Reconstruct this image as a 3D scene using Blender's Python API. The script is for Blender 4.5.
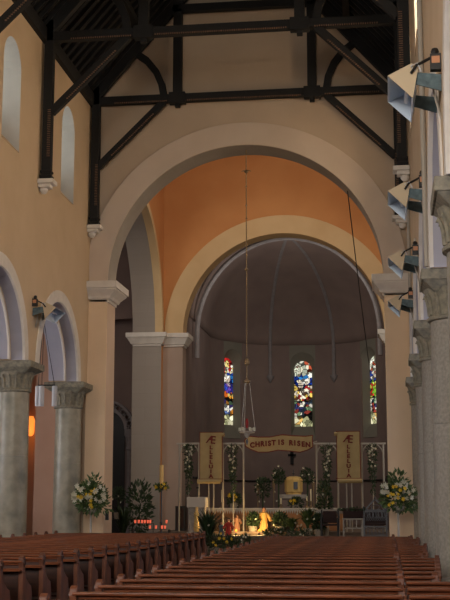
import bpy, bmesh, math, random
from mathutils import Vector, Matrix, Euler
from mathutils.geometry import tessellate_polygon
for o in list(bpy.data.objects): bpy.data.objects.remove(o)
PI = math.pi
sc = bpy.context.scene
COL = sc.collection

# ---------------------------------------------------------------- camera
F, VX, VY, H = 1200.0, 388.0, 506.0, 1.75
d_ = Vector(((VX-225)/F, (VY-300)/F, 1.0)).normalized()
YAW = math.asin(d_.x); PITCH = math.asin(d_.y/math.cos(YAW))
cam_d = bpy.data.cameras.new('camera'); cam = bpy.data.objects.new('camera', cam_d); COL.objects.link(cam)
cam.location = (0, 0, H); cam.rotation_euler = (PI/2+PITCH, 0, YAW)
cam_d.sensor_fit = 'VERTICAL'; cam_d.sensor_height = 24.0; cam_d.lens = F/600*24.0
cam_d.clip_end = 300; cam_d.clip_start = 0.05
sc.camera = cam
FW = Vector((-math.sin(YAW)*math.cos(PITCH), math.cos(YAW)*math.cos(PITCH), math.sin(PITCH)))
RT = Vector((math.cos(YAW), math.sin(YAW), 0)); UP = RT.cross(FW)
def P(x, y, Y):
    """place in the church seen at photo pixel x, y when it stands at depth Y"""
    r = FW+RT*((x-225)/F)+UP*((300-y)/F)
    return Vector((0, 0, H))+r*(Y/r.y)
# ---------------------------------------------------------------- world, exposure, area lights
w = bpy.data.worlds.new('world'); sc.world = w; w.use_nodes = True
w.node_tree.nodes['Background'].inputs[0].default_value = (.62, .72, .9, 1)
w.node_tree.nodes['Background'].inputs[1].default_value = 0.6
sc.view_settings.view_transform = 'Standard'; sc.view_settings.look = 'None'
sc.view_settings.exposure = 0.0; sc.view_settings.gamma = 1.0
sc.view_settings.use_curve_mapping = False
sc.cycles.use_denoising = True
sc.cycles.max_bounces = 6; sc.cycles.diffuse_bounces = 4
def area(name, loc, rot, sx, sy, power, col):
    l = bpy.data.lights.new(name, 'AREA'); l.shape = 'RECTANGLE'; l.size = sx; l.size_y = sy
    l.energy = power; l.color = col
    o = bpy.data.objects.new(name, l); COL.objects.link(o); o.location = loc; o.rotation_euler = rot
    return o
# unseen fill lights added behind the camera and in crossing, apse and transepts
area('west_fill_light', (-4.8, -4.6, 9.5), (PI/2, 0, 0), 5, 6, 2300, (1, .97, .90))  # added fill from behind; the west wall has no window
area('crossing_fill_light', (-4.8, 44.8, 17.2), (math.radians(38), 0, 0), 6, 1.5, 335, (1, .90, .76))  # added fill above the view, brightens the orange walls
area('apse_fill_light', (-4.6, 55.6, 11.6), (math.radians(92), 0, 0), 5, 1.0, 125, (1, .92, .84))  # unseen fill added behind the apse arch
area('transept_fill_light', (-15.0, 45, 10.0), (math.radians(62), 0, 0), 3, 3, 170, (1, .92, .86))  # added fill to lift the dark left transept
area('south_transept_fill_light', (3.4, 48.6, 6.0), (0, math.radians(90), 0), 4, 6, 150, (1, .92, .8))  # added side fill on the left-hand jambs
WIN_R, WIN_L, AIS_R, AIS_L = 18.0, 1.8, 7.0, 11.0      # glow of the panes: clerestory right/left, aisles

# ---------------------------------------------------------------- materials
def lin(c): return tuple((x/255/12.92 if x/255 <= .04045 else ((x/255+.055)/1.055)**2.4) for x in c)
def mat(name, c, rough=.7, metal=0, c2=None, scale=3, bump=0, bscale=40, emit=0, spec=.5, detail=6, stretch=None, ecol=None):
    m = bpy.data.materials.new(name); m.use_nodes = True; nt = m.node_tree; b = nt.nodes['Principled BSDF']
    b.inputs['Roughness'].default_value = rough; b.inputs['Metallic'].default_value = metal
    b.inputs['Specular IOR Level'].default_value = spec
    c = lin(c)
    b.inputs['Base Color'].default_value = (*c, 1)
    tc = nt.nodes.new('ShaderNodeTexCoord'); mp = nt.nodes.new('ShaderNodeMapping')
    nt.links.new(tc.outputs['Object'], mp.inputs[0])
    if stretch: mp.inputs['Scale'].default_value = stretch
    if c2:
        n = nt.nodes.new('ShaderNodeTexNoise'); n.inputs['Scale'].default_value = scale; n.inputs['Detail'].default_value = detail
        r = nt.nodes.new('ShaderNodeValToRGB'); r.color_ramp.elements[0].position = .35; r.color_ramp.elements[1].position = .68
        r.color_ramp.elements[0].color = (*c, 1); r.color_ramp.elements[1].color = (*lin(c2), 1)
        nt.links.new(mp.outputs[0], n.inputs['Vector']); nt.links.new(n.outputs[0], r.inputs[0]); nt.links.new(r.outputs[0], b.inputs['Base Color'])
    if bump:
        n = nt.nodes.new('ShaderNodeTexNoise'); n.inputs['Scale'].default_value = bscale; n.inputs['Detail'].default_value = 4
        bp = nt.nodes.new('ShaderNodeBump'); bp.inputs['Strength'].default_value = bump; bp.inputs['Distance'].default_value = .02
        nt.links.new(mp.outputs[0], n.inputs['Vector']); nt.links.new(n.outputs[0], bp.inputs['Height']); nt.links.new(bp.outputs[0], b.inputs['Normal'])
    if emit:
        b.inputs['Emission Color'].default_value = (*(lin(ecol) if ecol else c), 1); b.inputs['Emission Strength'].default_value = emit
    return m
M = {}
M['cream'] = mat('cream_plaster', (206, 182, 150), .85, c2=(198, 173, 140), scale=.7, bump=.15)
M['gable'] = mat('pale_plaster', (194, 173, 150), .85, c2=(186, 165, 142), scale=.7, bump=.15)
M['pier'] = mat('pinkish_plaster', (218, 192, 168), .85, c2=(210, 184, 158), scale=.8, bump=.12)
M['ring'] = mat('arch_band_plaster', (208, 190, 172), .85, c2=(200, 182, 164), scale=.8)
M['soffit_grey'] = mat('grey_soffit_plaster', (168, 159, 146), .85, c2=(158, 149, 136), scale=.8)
M['white'] = mat('white_moulding', (225, 218, 208), .7, c2=(214, 206, 196), scale=3)
M['lav_lit'] = mat('blue_lit_plaster', (172, 170, 180), .8, c2=(164, 162, 174), scale=1.5)  # blue daylight on the white soffits put into the colour
M['orange'] = mat('orange_plaster', (204, 144, 88), .85, c2=(196, 134, 80), scale=.6, bump=.1)
M['creamlit'] = mat('cream_band', (216, 186, 140), .85, c2=(208, 176, 130), scale=.8)
M['apse'] = mat('mauve_brown_plaster', (134, 116, 108), .9, c2=(124, 106, 100), scale=.8, bump=.1)
M['pier_lit'] = mat('lit_cream_pier', (238, 210, 176), .85, c2=(230, 202, 168), scale=.8)  # stronger light on the lower piers painted in as a lighter cream
M['pew_end'] = mat('pew_end_wood', (118, 68, 42), .55, c2=(80, 44, 28), scale=5, stretch=(1, 1, .4))
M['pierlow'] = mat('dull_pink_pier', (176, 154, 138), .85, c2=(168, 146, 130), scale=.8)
M['jamb'] = mat('grey_window_jamb', (186, 184, 178), .8, c2=(178, 176, 170), scale=2)
M['splay'] = mat('grey_window_splay', (128, 124, 112), .9)
M['rib'] = mat('grey_rib_stone', (142, 136, 136), .8, c2=(130, 124, 124), scale=4)
M['terra'] = mat('terracotta_plaster', (196, 158, 134), .85, c2=(186, 148, 124), scale=.8)
M['dark_wood'] = mat('dark_roof_timber', (18, 15, 14), .75, c2=(12, 11, 10), scale=6, stretch=(1, 1, 1), bump=.2)
M['gilt_wood'] = mat('dogtooth_painted_timber', (120, 90, 66), .7, c2=(84, 60, 42), scale=14, detail=1)
M['board'] = mat('dark_roof_boards', (20, 18, 17), .8, c2=(15, 14, 13), scale=3)
M['board_line'] = mat('paler_batten', (52, 50, 48), .6)
M['granite'] = mat('grey_green_granite', (158, 150, 130), .38, c2=(118, 114, 98), scale=2.2, detail=12)
M['granite_cap'] = mat('carved_grey_stone', (150, 142, 122), .8, c2=(112, 108, 96), scale=9, bump=.5)
M['granite_r'] = mat('speckled_grey_granite', (154, 147, 134), .5, c2=(128, 122, 112), scale=18, detail=10)
M['pew'] = mat('varnished_pew_wood', (136, 76, 46), .26, c2=(84, 46, 28), scale=5, stretch=(.6, 6, 6), spec=.5)
M['pew_dark'] = mat('dark_pew_panel', (72, 40, 27), .4, c2=(50, 27, 19), scale=5, stretch=(.6, 6, 6))
M['floor'] = mat('floor_tiles', (84, 64, 52), .5, c2=(70, 52, 44), scale=4)
M['step'] = mat('pale_step_stone', (110, 92, 76), .6, c2=(96, 80, 66), scale=4)
M['metalw'] = mat('white_painted_metal', (168, 160, 148), .45)
M['metal_dark'] = mat('dark_iron', (32, 30, 30), .5, .4)
M['brass'] = mat('old_brass', (150, 128, 98), .5, .4)
M['gold'] = mat('gilt_metal', (240, 200, 124), .4, .15)
M['silver'] = mat('silvery_metal', (84, 84, 88), .45, .4)
M['flood_cream'] = mat('cream_enamel', (200, 180, 148), .55)
M['flood_in'] = mat('pale_reflector', (190, 204, 220), .4, .2, emit=.0)
M['flood_plate'] = mat('blue_grey_bracket', (96, 116, 122), .6, .2, c2=(70, 86, 92), scale=10)
M['black'] = mat('black_plastic', (26, 24, 24), .5)
M['label_o'] = mat('orange_label', (200, 140, 100), .6)
M['parch'] = mat('parchment_banner', (176, 154, 108), .8, c2=(166, 144, 100), scale=3)
M['maroon'] = mat('maroon_letter', (110, 34, 26), .8)
M['leaf'] = mat('dark_leaf', (58, 78, 44), .6, c2=(34, 50, 28), scale=6)
M['leaf2'] = mat('mid_leaf', (92, 112, 60), .6, c2=(48, 68, 32), scale=6)
M['petal'] = mat('white_petal', (206, 202, 180), .6)
M['yellow'] = mat('yellow_petal', (226, 190, 50), .6)
M['red'] = mat('red_glass', (140, 26, 24), .3, emit=.05)
M['candle'] = mat('ivory_wax', (224, 208, 170), .5)
M['candle_y'] = mat('yellow_wax', (246, 206, 130), .5)
M['votive'] = mat('lit_red_votive', (235, 96, 70), .4, emit=.55, ecol=(255, 118, 84))
M['flame'] = mat('flame', (255, 226, 170), .4, emit=4)
M['peach'] = mat('peach_altar_front', (196, 140, 96), .8, c2=(176, 122, 80), scale=2)
M['cloth'] = mat('white_altar_cloth', (206, 196, 182), .8)
M['marble'] = mat('pale_marble', (176, 166, 154), .5, c2=(150, 140, 130), scale=5)
M['goldfig'] = mat('gold_robed_statue', (226, 176, 92), .6)
M['skin'] = mat('painted_skin', (196, 140, 104), .6)
M['redcloth'] = mat('red_painted_robe', (176, 50, 38), .7)
M['bluecloth'] = mat('blue_grey_painted_robe', (96, 116, 128), .7)
M['rock'] = mat('brown_rock', (96, 74, 54), .9, c2=(64, 50, 38), scale=6, bump=.8, bscale=8)
M['seatdark'] = mat('dark_upholstery', (48, 28, 26), .8)
M['glass_day'] = mat('daylit_pane', (214, 216, 214), .3, emit=WIN_L)
M['glass_dayR'] = mat('sunlit_pane', (255, 226, 188), .3, emit=WIN_R)
M['glass_aisR'] = mat('daylit_aisle_pane_right', (200, 208, 230), .3, emit=AIS_R)
M['glass_aisL'] = mat('daylit_aisle_pane_left', (206, 208, 214), .3, emit=AIS_L)
M['lamp_amber'] = mat('amber_lamp', (255, 150, 60), .4, emit=1.0)
M['lampwhite'] = mat('white_lamp_cylinder', (205, 205, 208), .5)
M['lead'] = mat('window_lead', (18, 16, 16), .7)
M['pot'] = mat('pale_pot', (160, 148, 132), .7)
# granite shaft joints are in the mesh; wall block joints of the piers: subtle brick node
def block_mat(name, c, cm, bw, bh):
    m = mat(name, c, .85); nt = m.node_tree; b = nt.nodes['Principled BSDF']
    tc = nt.nodes.new('ShaderNodeTexCoord'); sp = nt.nodes.new('ShaderNodeSeparateXYZ'); ad = nt.nodes.new('ShaderNodeMath'); cb = nt.nodes.new('ShaderNodeCombineXYZ')
    nt.links.new(tc.outputs['Object'], sp.inputs[0]); ad.operation = 'ADD'
    nt.links.new(sp.outputs[0], ad.inputs[0]); nt.links.new(sp.outputs[1], ad.inputs[1])
    nt.links.new(ad.outputs[0], cb.inputs[0]); nt.links.new(sp.outputs[2], cb.inputs[1])
    br = nt.nodes.new('ShaderNodeTexBrick'); br.inputs['Scale'].default_value = 1
    br.inputs['Brick Width'].default_value = bw; br.inputs['Row Height'].default_value = bh; br.inputs['Mortar Size'].default_value = .012
    br.inputs['Color1'].default_value = (*lin(c), 1); br.inputs['Color2'].default_value = (*lin([x*.98 for x in c]), 1); br.inputs['Mortar'].default_value = (*lin(cm), 1)
    nt.links.new(cb.outputs[0], br.inputs[0]); nt.links.new(br.outputs[0], b.inputs['Base Color'])
    return m
M['blocks'] = block_mat('grey_block_plaster', (158, 148, 138), (152, 142, 132), 1.3, .62)

# ---------------------------------------------------------------- mesh helpers
class MB:
    def __init__(s): s.v = []; s.f = []; s.mi = []; s.cur = 0
    def add(s, vs, fs):
        n = len(s.v); s.v += [tuple(v) for v in vs]
        for f in fs: s.f.append(tuple(i+n for i in f)); s.mi.append(s.cur)
        return s
    def box(s, x0, x1, y0, y1, z0, z1):
        vs = [(x, y, z) for x in (x0, x1) for y in (y0, y1) for z in (z0, z1)]
        return s.add(vs, [(0, 1, 3, 2), (4, 6, 7, 5), (0, 4, 5, 1), (2, 3, 7, 6), (0, 2, 6, 4), (1, 5, 7, 3)])
    def lathe(s, prof, c=(0, 0, 0), n=20, axis=None):
        """prof: (radius, height) pairs bottom to top"""
        q = Vector((0, 0, 1)).rotation_difference(Vector(axis)) if axis else None
        vs = []; fs = []
        for r, z in prof:
            for k in range(n):
                a = 2*PI*k/n; v = Vector((r*math.cos(a), r*math.sin(a), z))
                if q: v = q @ v
                vs.append(v+Vector(c))
        for i in range(len(prof)-1):
            for k in range(n):
                a, b = i*n+k, i*n+(k+1) % n; fs.append((a, b, b+n, a+n))
        fs.append(tuple(range(n-1, -1, -1))); fs.append(tuple(range((len(prof)-1)*n, len(prof)*n)))
        return s.add(vs, fs)
    def cyl(s, c, r, h, n=16, axis=None): return s.lathe([(r, 0), (r, h)], c, n, axis)
    def sphere(s, c, r, n=10, sz=1.0):
        k = max(4, n//2); return s.lathe([(max(1e-4, r*math.sin(PI*i/k)), -r*sz*math.cos(PI*i/k)) for i in range(k+1)], c, n)
    def tube(s, pts, r, n=8, r1=None):
        pts = [Vector(p) for p in pts]; vs = []; fs = []
        up = None
        for i, p in enumerate(pts):
            t = ((pts[i+1] if i < len(pts)-1 else p)-(pts[i-1] if i else p)).normalized()
            if up is None: up = Vector((0, 0, 1)) if abs(t.z) < .9 else Vector((1, 0, 0))
            a = t.cross(up).normalized(); b = a.cross(t).normalized(); up = b
            rr = r if r1 is None else r+(r1-r)*i/(len(pts)-1)
            for k in range(n):
                g = 2*PI*k/n; vs.append(p+a*rr*math.cos(g)+b*rr*math.sin(g))
        for i in range(len(pts)-1):
            for k in range(n):
                a, b = i*n+k, i*n+(k+1) % n; fs.append((a, b, b+n, a+n))
        fs.append(tuple(range(n-1, -1, -1))); fs.append(tuple(range((len(pts)-1)*n, len(pts)*n)))
        return s.add(vs, fs)
    def beam(s, a, b, wy, wz):
        """square timber from a to b, wy thick along Y, wz across"""
        a, b = Vector(a), Vector(b); t = (b-a).normalized(); yy = Vector((0, 1, 0)); n = t.cross(yy).normalized()
        vs = [p+yy*(i*wy/2)+n*(j*wz/2) for p in (a, b) for i, j in ((-1, -1), (1, -1), (1, 1), (-1, 1))]
        return s.add(vs, [(0, 1, 2, 3), (7, 6, 5, 4), (0, 4, 5, 1), (1, 5, 6, 2), (2, 6, 7, 3), (3, 7, 4, 0)])
    def prism(s, loops, t0, t1, fn):
        """loops of (u,v), first the outline then holes; fn(u,v,t)->xyz"""
        tri = tessellate_polygon([[Vector((u, v, 0)) for u, v in L] for L in loops])
        flat = [p for L in loops for p in L]; n = len(flat)
        vs = [fn(u, v, t0) for u, v in flat]+[fn(u, v, t1) for u, v in flat]
        fs = [tuple(t) for t in tri]+[tuple(i+n for i in reversed(t)) for t in tri]
        o = 0
        for L in loops:
            m = len(L)
            for i in range(m): a, b = o+i, o+(i+1) % m; fs.append((a, b, b+n, a+n))
            o += m
        return s.add(vs, fs)
    def build(s, name, m, parent=None, smooth=False, bevel=0, loc=None, mats=None):
        me = bpy.data.meshes.new(name); me.from_pydata(s.v, [], s.f); me.update()
        for x in (mats or [m]): me.materials.append(x)
        if mats:
            for p, i in zip(me.polygons, s.mi): p.material_index = i
        bm = bmesh.new(); bm.from_mesh(me); bmesh.ops.recalc_face_normals(bm, faces=bm.faces); bm.to_mesh(me); bm.free()
        if smooth:
            me.shade_smooth()
            try: me.set_sharp_from_angle(angle=math.radians(40))
            except Exception: pass
        o = bpy.data.objects.new(name, me); COL.objects.link(o)
        if bevel:
            b = o.modifiers.new('bevel', 'BEVEL'); b.width = bevel; b.segments = 2; b.limit_method = 'ANGLE'
        if parent: o.parent = parent
        if loc is not None: o.location = loc
        return o
def XZ(u, v, t): return (u, t, v)
def YZ(u, v, t): return (t, u, v)
def XY(u, v, t): return (u, v, t)
def tag(o, label, cat, group=None):
    o['label'] = label; o['category'] = cat
    if group: o['group'] = group
    return o
def struct(o): o['kind'] = 'structure'; return o
def thing(name, label, cat, loc=(0, 0, 0), rz=0, group=None):
    o = bpy.data.objects.new(name, None); COL.objects.link(o); o.location = loc; o.rotation_euler = (0, 0, rz)
    o.empty_display_size = .2
    return tag(o, label, cat, group)
def dup(o, parent=None):
    c = o.copy(); COL.objects.link(c)
    if parent: c.parent = parent
    for ch in list(o.children): dup(ch, c)
    return c
def arc(cx, cy, r, a0, a1, n=32): return [(cx+r*math.cos(a0+(a1-a0)*i/n), cy+r*math.sin(a0+(a1-a0)*i/n)) for i in range(n+1)]
def ringpts(cx, z, r0, r1, n=40, leg=0):
    """half ring polygon (u,v): outer arc then inner arc, optional straight legs below"""
    o = arc(cx, z, r1, 0, PI, n); i = arc(cx, z, r0, PI, 0, n)
    if leg: return [(cx+r1, z-leg)]+o+[(cx-r1, z-leg), (cx-r0, z-leg)]+i+[(cx+r0, z-leg)]
    return o+i
def lancet(cx, z0, z1, r, n=12): return [(cx-r, z0), (cx+r, z0)]+arc(cx, z1-r, r, 0, PI, n)

# ---------------------------------------------------------------- dimensions
XL, XR, CX = -10.55, .87, -4.84            # nave wall faces, axis
SP, CY0 = 6.25, 41.1                       # column spacing, last column
colY = [CY0-SP*k for k in range(8)]        # 41.1 ... -2.65
WY, WT = 41.75, 1.25                       # chancel wall
ZC, ZW = 6.0, 16.35                        # capital top, wall top
CR = .47; AB = .71
# ---------------------------------------------------------------- floor, aisles
struct(MB().box(-21, 8, -5.2, 57, -.3, 0).build('floor', M['floor']))
struct(MB().box(-10.1, .7, 45.4, 69, .0, .15).box(-10.1, .7, 45.8, 69, .15, .30).box(-10.1, .7, 46.2, 69, .30, .45).box(-10.1, .7, 46.6, 69, .45, .62).box(-9.1, -.1, 47.8, 69, .62, .75).build('trim_sanctuary_steps', M['step'], bevel=.02))
# nave arcade walls: two orders
def nave_wall(side):
    sg = 1 if side == 'right' else -1
    face = XR if sg > 0 else XL
    def prof(r):
        pts = [(-5, ZC)]
        for y0, y1 in zip(colY[::-1][:-1], colY[::-1][1:]):
            c = (y0+y1)/2; pts += [(c+u, v) for u, v in arc(0, ZC, r, PI, 0, 28)]
        pts += [(WY, ZC), (WY, ZW), (-5, ZW)]
        return pts
    wins = [38.45-SP*k for k in range(7)]
    holes = [lancet(y, 12.0, 15.25, .82) for y in wins]
    wall = MB()
    wall.cur = 0; wall.prism([prof(2.36)]+holes, face, face+sg*.4, YZ)
    wall.prism([prof(2.1)]+holes, face+sg*.4, face+sg*.95, YZ)
    # face index by position: soffits get a lavender with bluish aisle daylight painted in
    o = wall.build('wall_'+side, None, mats=[M['cream'], M['lav_lit'], M['white'], M['soffit_grey'], M['jamb']])
    for p in o.data.polygons:
        c = p.center; n = p.normal
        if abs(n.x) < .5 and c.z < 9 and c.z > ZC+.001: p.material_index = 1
        elif abs(n.x) > .5 and False: p.material_index = 2
        elif abs(n.x) < .5 and 11.9 < c.z < 15.4: p.material_index = 4
    # the inner order's exposed face: thin white roll on its edge
    struct(o)
    for k, (y0, y1) in enumerate(zip(colY[1:6], colY[:5])):
        c = (y0+y1)/2
        t = MB().prism([ringpts(c, ZC, 2.355, 2.74, 28)], face-sg*.03, face+sg*.05, YZ)
        struct(t.build('trim_arch_band_%s_%d' % (side, k+1), M['white'], bevel=.01))
        t = MB().prism([ringpts(c, ZC, 2.085, 2.2, 28)], face+sg*.36, face+sg*.42, YZ)
        struct(t.build('trim_arch_roll_%s_%d' % (side, k+1), M['white'], bevel=.01))
    n = 1 if side == 'left' else 8
    for k, y in enumerate(wins):
        g = MB().prism([lancet(y, 12.0, 15.25, .84)], face+sg*.93, face+sg*.97, YZ).build('window_%d' % (n+k), M['glass_day' if sg < 0 else 'glass_dayR'])
        struct(g)
        s = MB().prism([[(face-sg*.02, 12.0), (face+sg*.94, 12.0), (face+sg*.94, 13.05)]], y-.815, y+.815, XZ)
        struct(s.build('trim_window_sill_%d' % (n+k), M['cream']))
nave_wall('left'); nave_wall('right')
# aisle shells
def shell(name, m, *boxes):
    b = MB()
    for x in boxes: b.box(*x)
    return struct(b.build(name, m))
shell('wall_aisle_left', M['terra'], (-16.3, -16, -5, 42, 0, 2.4), (-16.3, -16, -5, 42, 5.6, 9.6), *[(-16.3, -16, y-2.1-.0, y+2.1, 2.4, 5.6) for y in colY])
shell('wall_aisle_right', M['terra'], (6.3, 6.6, -5, 42, 0, 2.4), (6.3, 6.6, -5, 42, 5.6, 9.6), *[(6.3, 6.6, y-2.1, y+2.1, 2.4, 5.6) for y in colY])
shell('ceiling_aisle_left', M['white'], (-16.3, -11.7, -5, 42, 9.6, 9.8)); shell('ceiling_aisle_right', M['white'], (2.0, 6.6, -5, 42, 9.6, 9.8))
for k, (y0, y1) in enumerate(zip(colY[1:], colY[:-1])):
    c = (y0+y1)/2
    struct(MB().box(-16.28, -16.22, c-1.03, c+1.03, 2.4, 5.6).build('window_%d' % (20+k), M['glass_aisL']))
    struct(MB().box(6.52, 6.58, c-1.03, c+1.03, 2.4, 5.6).build('window_%d' % (30+k), M['glass_aisR']))
# aisle end walls (left: pinkish pier then a recess with a warm lamp)
shell('wall_aisle_end_left', M['terra'], (-12.68, -11.2, 42.6, 43.0, 0, 9.6), (-13.7, -12.68, 44.6, 44.9, 0, 9.6), (-21, -13.7, 42.6, 43.0, 0, 9.6), (-14.0, -13.7, 43.0, 44.6, 0, 9.6), (-12.68, -12.4, 43.0, 44.6, 0, 9.6))
shell('wall_aisle_end_right', M['cream'], (2.0, 6.6, 42, 42.4, 0, 9.8))
# west wall
shell('wall_west', M['cream'], (-16.3, 6.6, -5.3, -5.0, 0, 24))
# chancel wall with arch
R1 = 4.95; ZS1 = 9.72; CA = -4.92
roofz = lambda x: 16.9+1.15*((x-XL) if x < CX else (XR-x))
out = [(XL-1.15, 0), (CA-R1, 0)]+arc(CA, ZS1, R1, PI, 0, 56)+[(CA+R1, 0), (XR+1.15, 0), (XR+1.15, 17.1), (CX, 23.9), (XL-1.15, 17.1)]
gw = MB().prism([out], WY, WY+WT, XZ).build('wall_chancel', None, mats=[M['gable'], M['pier'], M['soffit_grey']])
for p in gw.data.polygons:
    c, n = p.center, p.normal
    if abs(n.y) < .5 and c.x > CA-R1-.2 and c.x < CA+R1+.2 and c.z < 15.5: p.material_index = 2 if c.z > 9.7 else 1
struct(gw)
struct(MB().box(XL-.05, CA-R1, WY-.05, WY+.02, 0, 9.1).box(CA+R1, XR, WY-.05, WY+.02, 0, 9.1).build('trim_pier_lit_face', M['pier_lit'], bevel=.02))  # facing that carries the piers' painted-in brightness
struct(MB().prism([ringpts(CA, ZS1, R1, R1+.84, 56)], WY-.07, WY+.03, XZ).build('trim_chancel_arch', M['ring'], bevel=.02))
def impost(name, x0, x1, y0, y1, z, h=.72, out_=.42, m='white', sides='xy'):
    """moulded capital band: fillet, slanting bell, top slab"""
    b = MB(); st = [(.0, .05, .06), (.05, .14, .06), (.14, .62, None), (.62, 1, out_)]
    def ring(e, zz): return [(x0-e, y0-e, zz), (x1+e, y0-e, zz), (x1+e, y1+e, zz), (x0-e, y1+e, zz)]
    L = [ring(.05, z-h), ring(.05, z-h*.86), ring(.12, z-h*.84), ring(.16, z-h*.7), ring(out_-.06, z-h*.42), ring(out_-.06, z-h*.36), ring(out_, z-h*.35), ring(out_, z)]
    vs = [p for r in L for p in r]; fs = [(3, 2, 1, 0), tuple(len(vs)-4+k for k in range(4))]
    for i in range(len(L)-1):
        for k in range(4): fs.append((i*4+k, i*4+(k+1) % 4, i*4+4+(k+1) % 4, i*4+4+k))
    return struct(b.add(vs, fs).build(name, M[m], bevel=.015))
impost('trim_impost_left', XL+.1, CA-R1, WY, WY+WT, ZS1)
impost('trim_impost_right', CA+R1, XR-.1, WY, WY+WT, ZS1)
# crossing: orange bay
BX0, BX1, BY = -10.15, .75, 54.2
R2, AX, ZS2 = 4.63, -4.6, 9.6
ow = MB().prism([[(BX0, 9.1), (AX-R2, 9.1)]+[(AX-R2, ZS2)]+arc(AX, ZS2, R2, PI, 0, 56)[1:]+[(AX+R2, 9.1), (BX1, 9.1), (BX1, 18.5), (BX0, 18.5)]], BY, BY+.9, XZ).build('wall_crossing_front', M['orange']); struct(ow)
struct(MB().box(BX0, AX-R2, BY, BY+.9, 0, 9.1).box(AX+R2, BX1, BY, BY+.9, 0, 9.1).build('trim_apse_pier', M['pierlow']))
struct(MB().prism([ringpts(AX, ZS2, R2-.02, R2+.84, 56, .0)], BY-.06, BY+.92, XZ).build('trim_apse_arch', M['creamlit'], bevel=.02))
impost('trim_apse_impost_left', BX0+.1, AX-R2, BY-.02, BY+.8, ZS2, h=.6, out_=.32)
impost('trim_apse_impost_right', AX+R2, BX1-.1, BY-.02, BY+.8, ZS2, h=.6, out_=.32)
SCY, R3 = 48.6, 5.2
def side(name, x0, x1, n):
    o = [(WY+WT, 0), (SCY-R3, 0)]+arc(SCY, ZS2, R3, PI, 0, 48)+[(SCY+R3, 0), (BY+.9, 0), (BY+.9, 18.5), (WY+WT, 18.5)]
    q = MB().prism([o], x0, x1, YZ).build(name, None, mats=[M['orange'], M['blocks'], M['orange']])
    for p in q.data.polygons:
        if abs(p.normal.x) < .5 and SCY-R3-.1 < p.center.y < SCY+R3+.1 and p.center.z < 15.2: p.material_index = 1
    struct(q)
side('wall_crossing_left', BX0-1.35, BX0, 0)
side('wall_crossing_right', BX1, BX1+1.3, 1)
struct(MB().prism([ringpts(SCY, ZS2, R3-.01, R3+.28, 48)], BX0-.3, BX0+.05, YZ).build('trim_side_arch_left', M['creamlit']))
struct(MB().prism([ringpts(SCY, ZS2, R3-.01, R3+.28, 48)], BX1-.05, BX1+.3, YZ).build('trim_side_arch_right', M['creamlit']))
impost('trim_side_impost_left', BX0-1.3, BX0-.05, SCY+R3, BY+.5, ZS2, h=.6, out_=.32)
shell('ceiling_crossing', M['orange'], (BX0-1.4, BX1+1.4, WY+WT, BY+.9, 18.5, 18.8))
# transepts
shell('wall_transept_back', M['apse'], (-21, -11.5, 56.6, 57, 0, 16), (-21.3, -21, 43, 57, 0, 16), (-21, -10.2, 55.1, 55.4, 10.5, 16) )
shell('ceiling_transept', M['apse'], (-21, -11.6, 42.8, 57, 16, 16.2))
shell('wall_transept_front', M['apse'], (-21, -11.8, 42.6, 42.9, 9.6, 16))
shell('wall_transept_right', M['apse'], (BX1+3.0, BX1+3.3, 42, 57, 0, 16), (BX1, BX1+3.3, 57, 57.3, 0, 16)); shell('ceiling_transept_right', M['apse'], (BX1+1.3, BX1+3.3, 42, 57, 16, 16.2))
# gothic blind arch on the transept back wall
nx, nz, ny = -13.3, 5.35, 56.55
b = MB()
b.prism([ringpts(nx, nz, .92, 1.06, 24)], ny-.30, ny, XZ).prism([ringpts(nx, nz, 1.3, 1.42, 24)], ny-.34, ny, XZ)
for k in range(12):
    a = PI*(k+.5)/12
    for s_ in (-1, 1):
        u0 = (nx+1.06*math.cos(a-.10*s_), nz+1.06*math.sin(a-.10*s_)); u1 = (nx+1.3*math.cos(a+.10*s_), nz+1.3*math.sin(a+.10*s_))
        b.beam((u0[0], ny-.2, u0[1]), (u1[0], ny-.2, u1[1]), .12, .05)
g = b.build('wall_arch_frame', M['rib']); g['kind'] = 'structure'; g.name = 'trim_gothic_niche'
b = MB()
for s_ in (-1, 1):
    b.lathe([(.2, 0), (.2, .3), (.14, .36), (.12, 4.3), (.13, 4.35), (.19, 4.4), (.17, 4.5), (.14, 4.6), (.2, 4.95), (.26, 5.1), (.26, 5.35)], (nx+s_*1.17, ny-.2, 0), 14)
struct(b.build('trim_gothic_columns', M['rib'], smooth=True))
struct(MB().prism([[(nx-.9, 0), (nx+.9, 0)]+arc(nx, nz, .9, 0, PI, 20)], ny-.02, ny+.02, XZ).build('trim_gothic_shade', M['black']))  # flat black sheet, paints the shade inside the niche
# apse: straight walls then a half round, ribbed vault, three windows
AR, AYC, ZAP = 4.63, 62.6, 9.5
peri = [(AX-AR, BY+.9)]+[(AX-AR, y) for y in (57.2, 60)]+[(AX+AR*math.cos(a), AYC+AR*math.sin(a)) for a in [PI-PI*i/36 for i in range(37)]]+[(AX+AR, 60), (AX+AR, 57.2), (AX+AR, BY+.9)]
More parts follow.
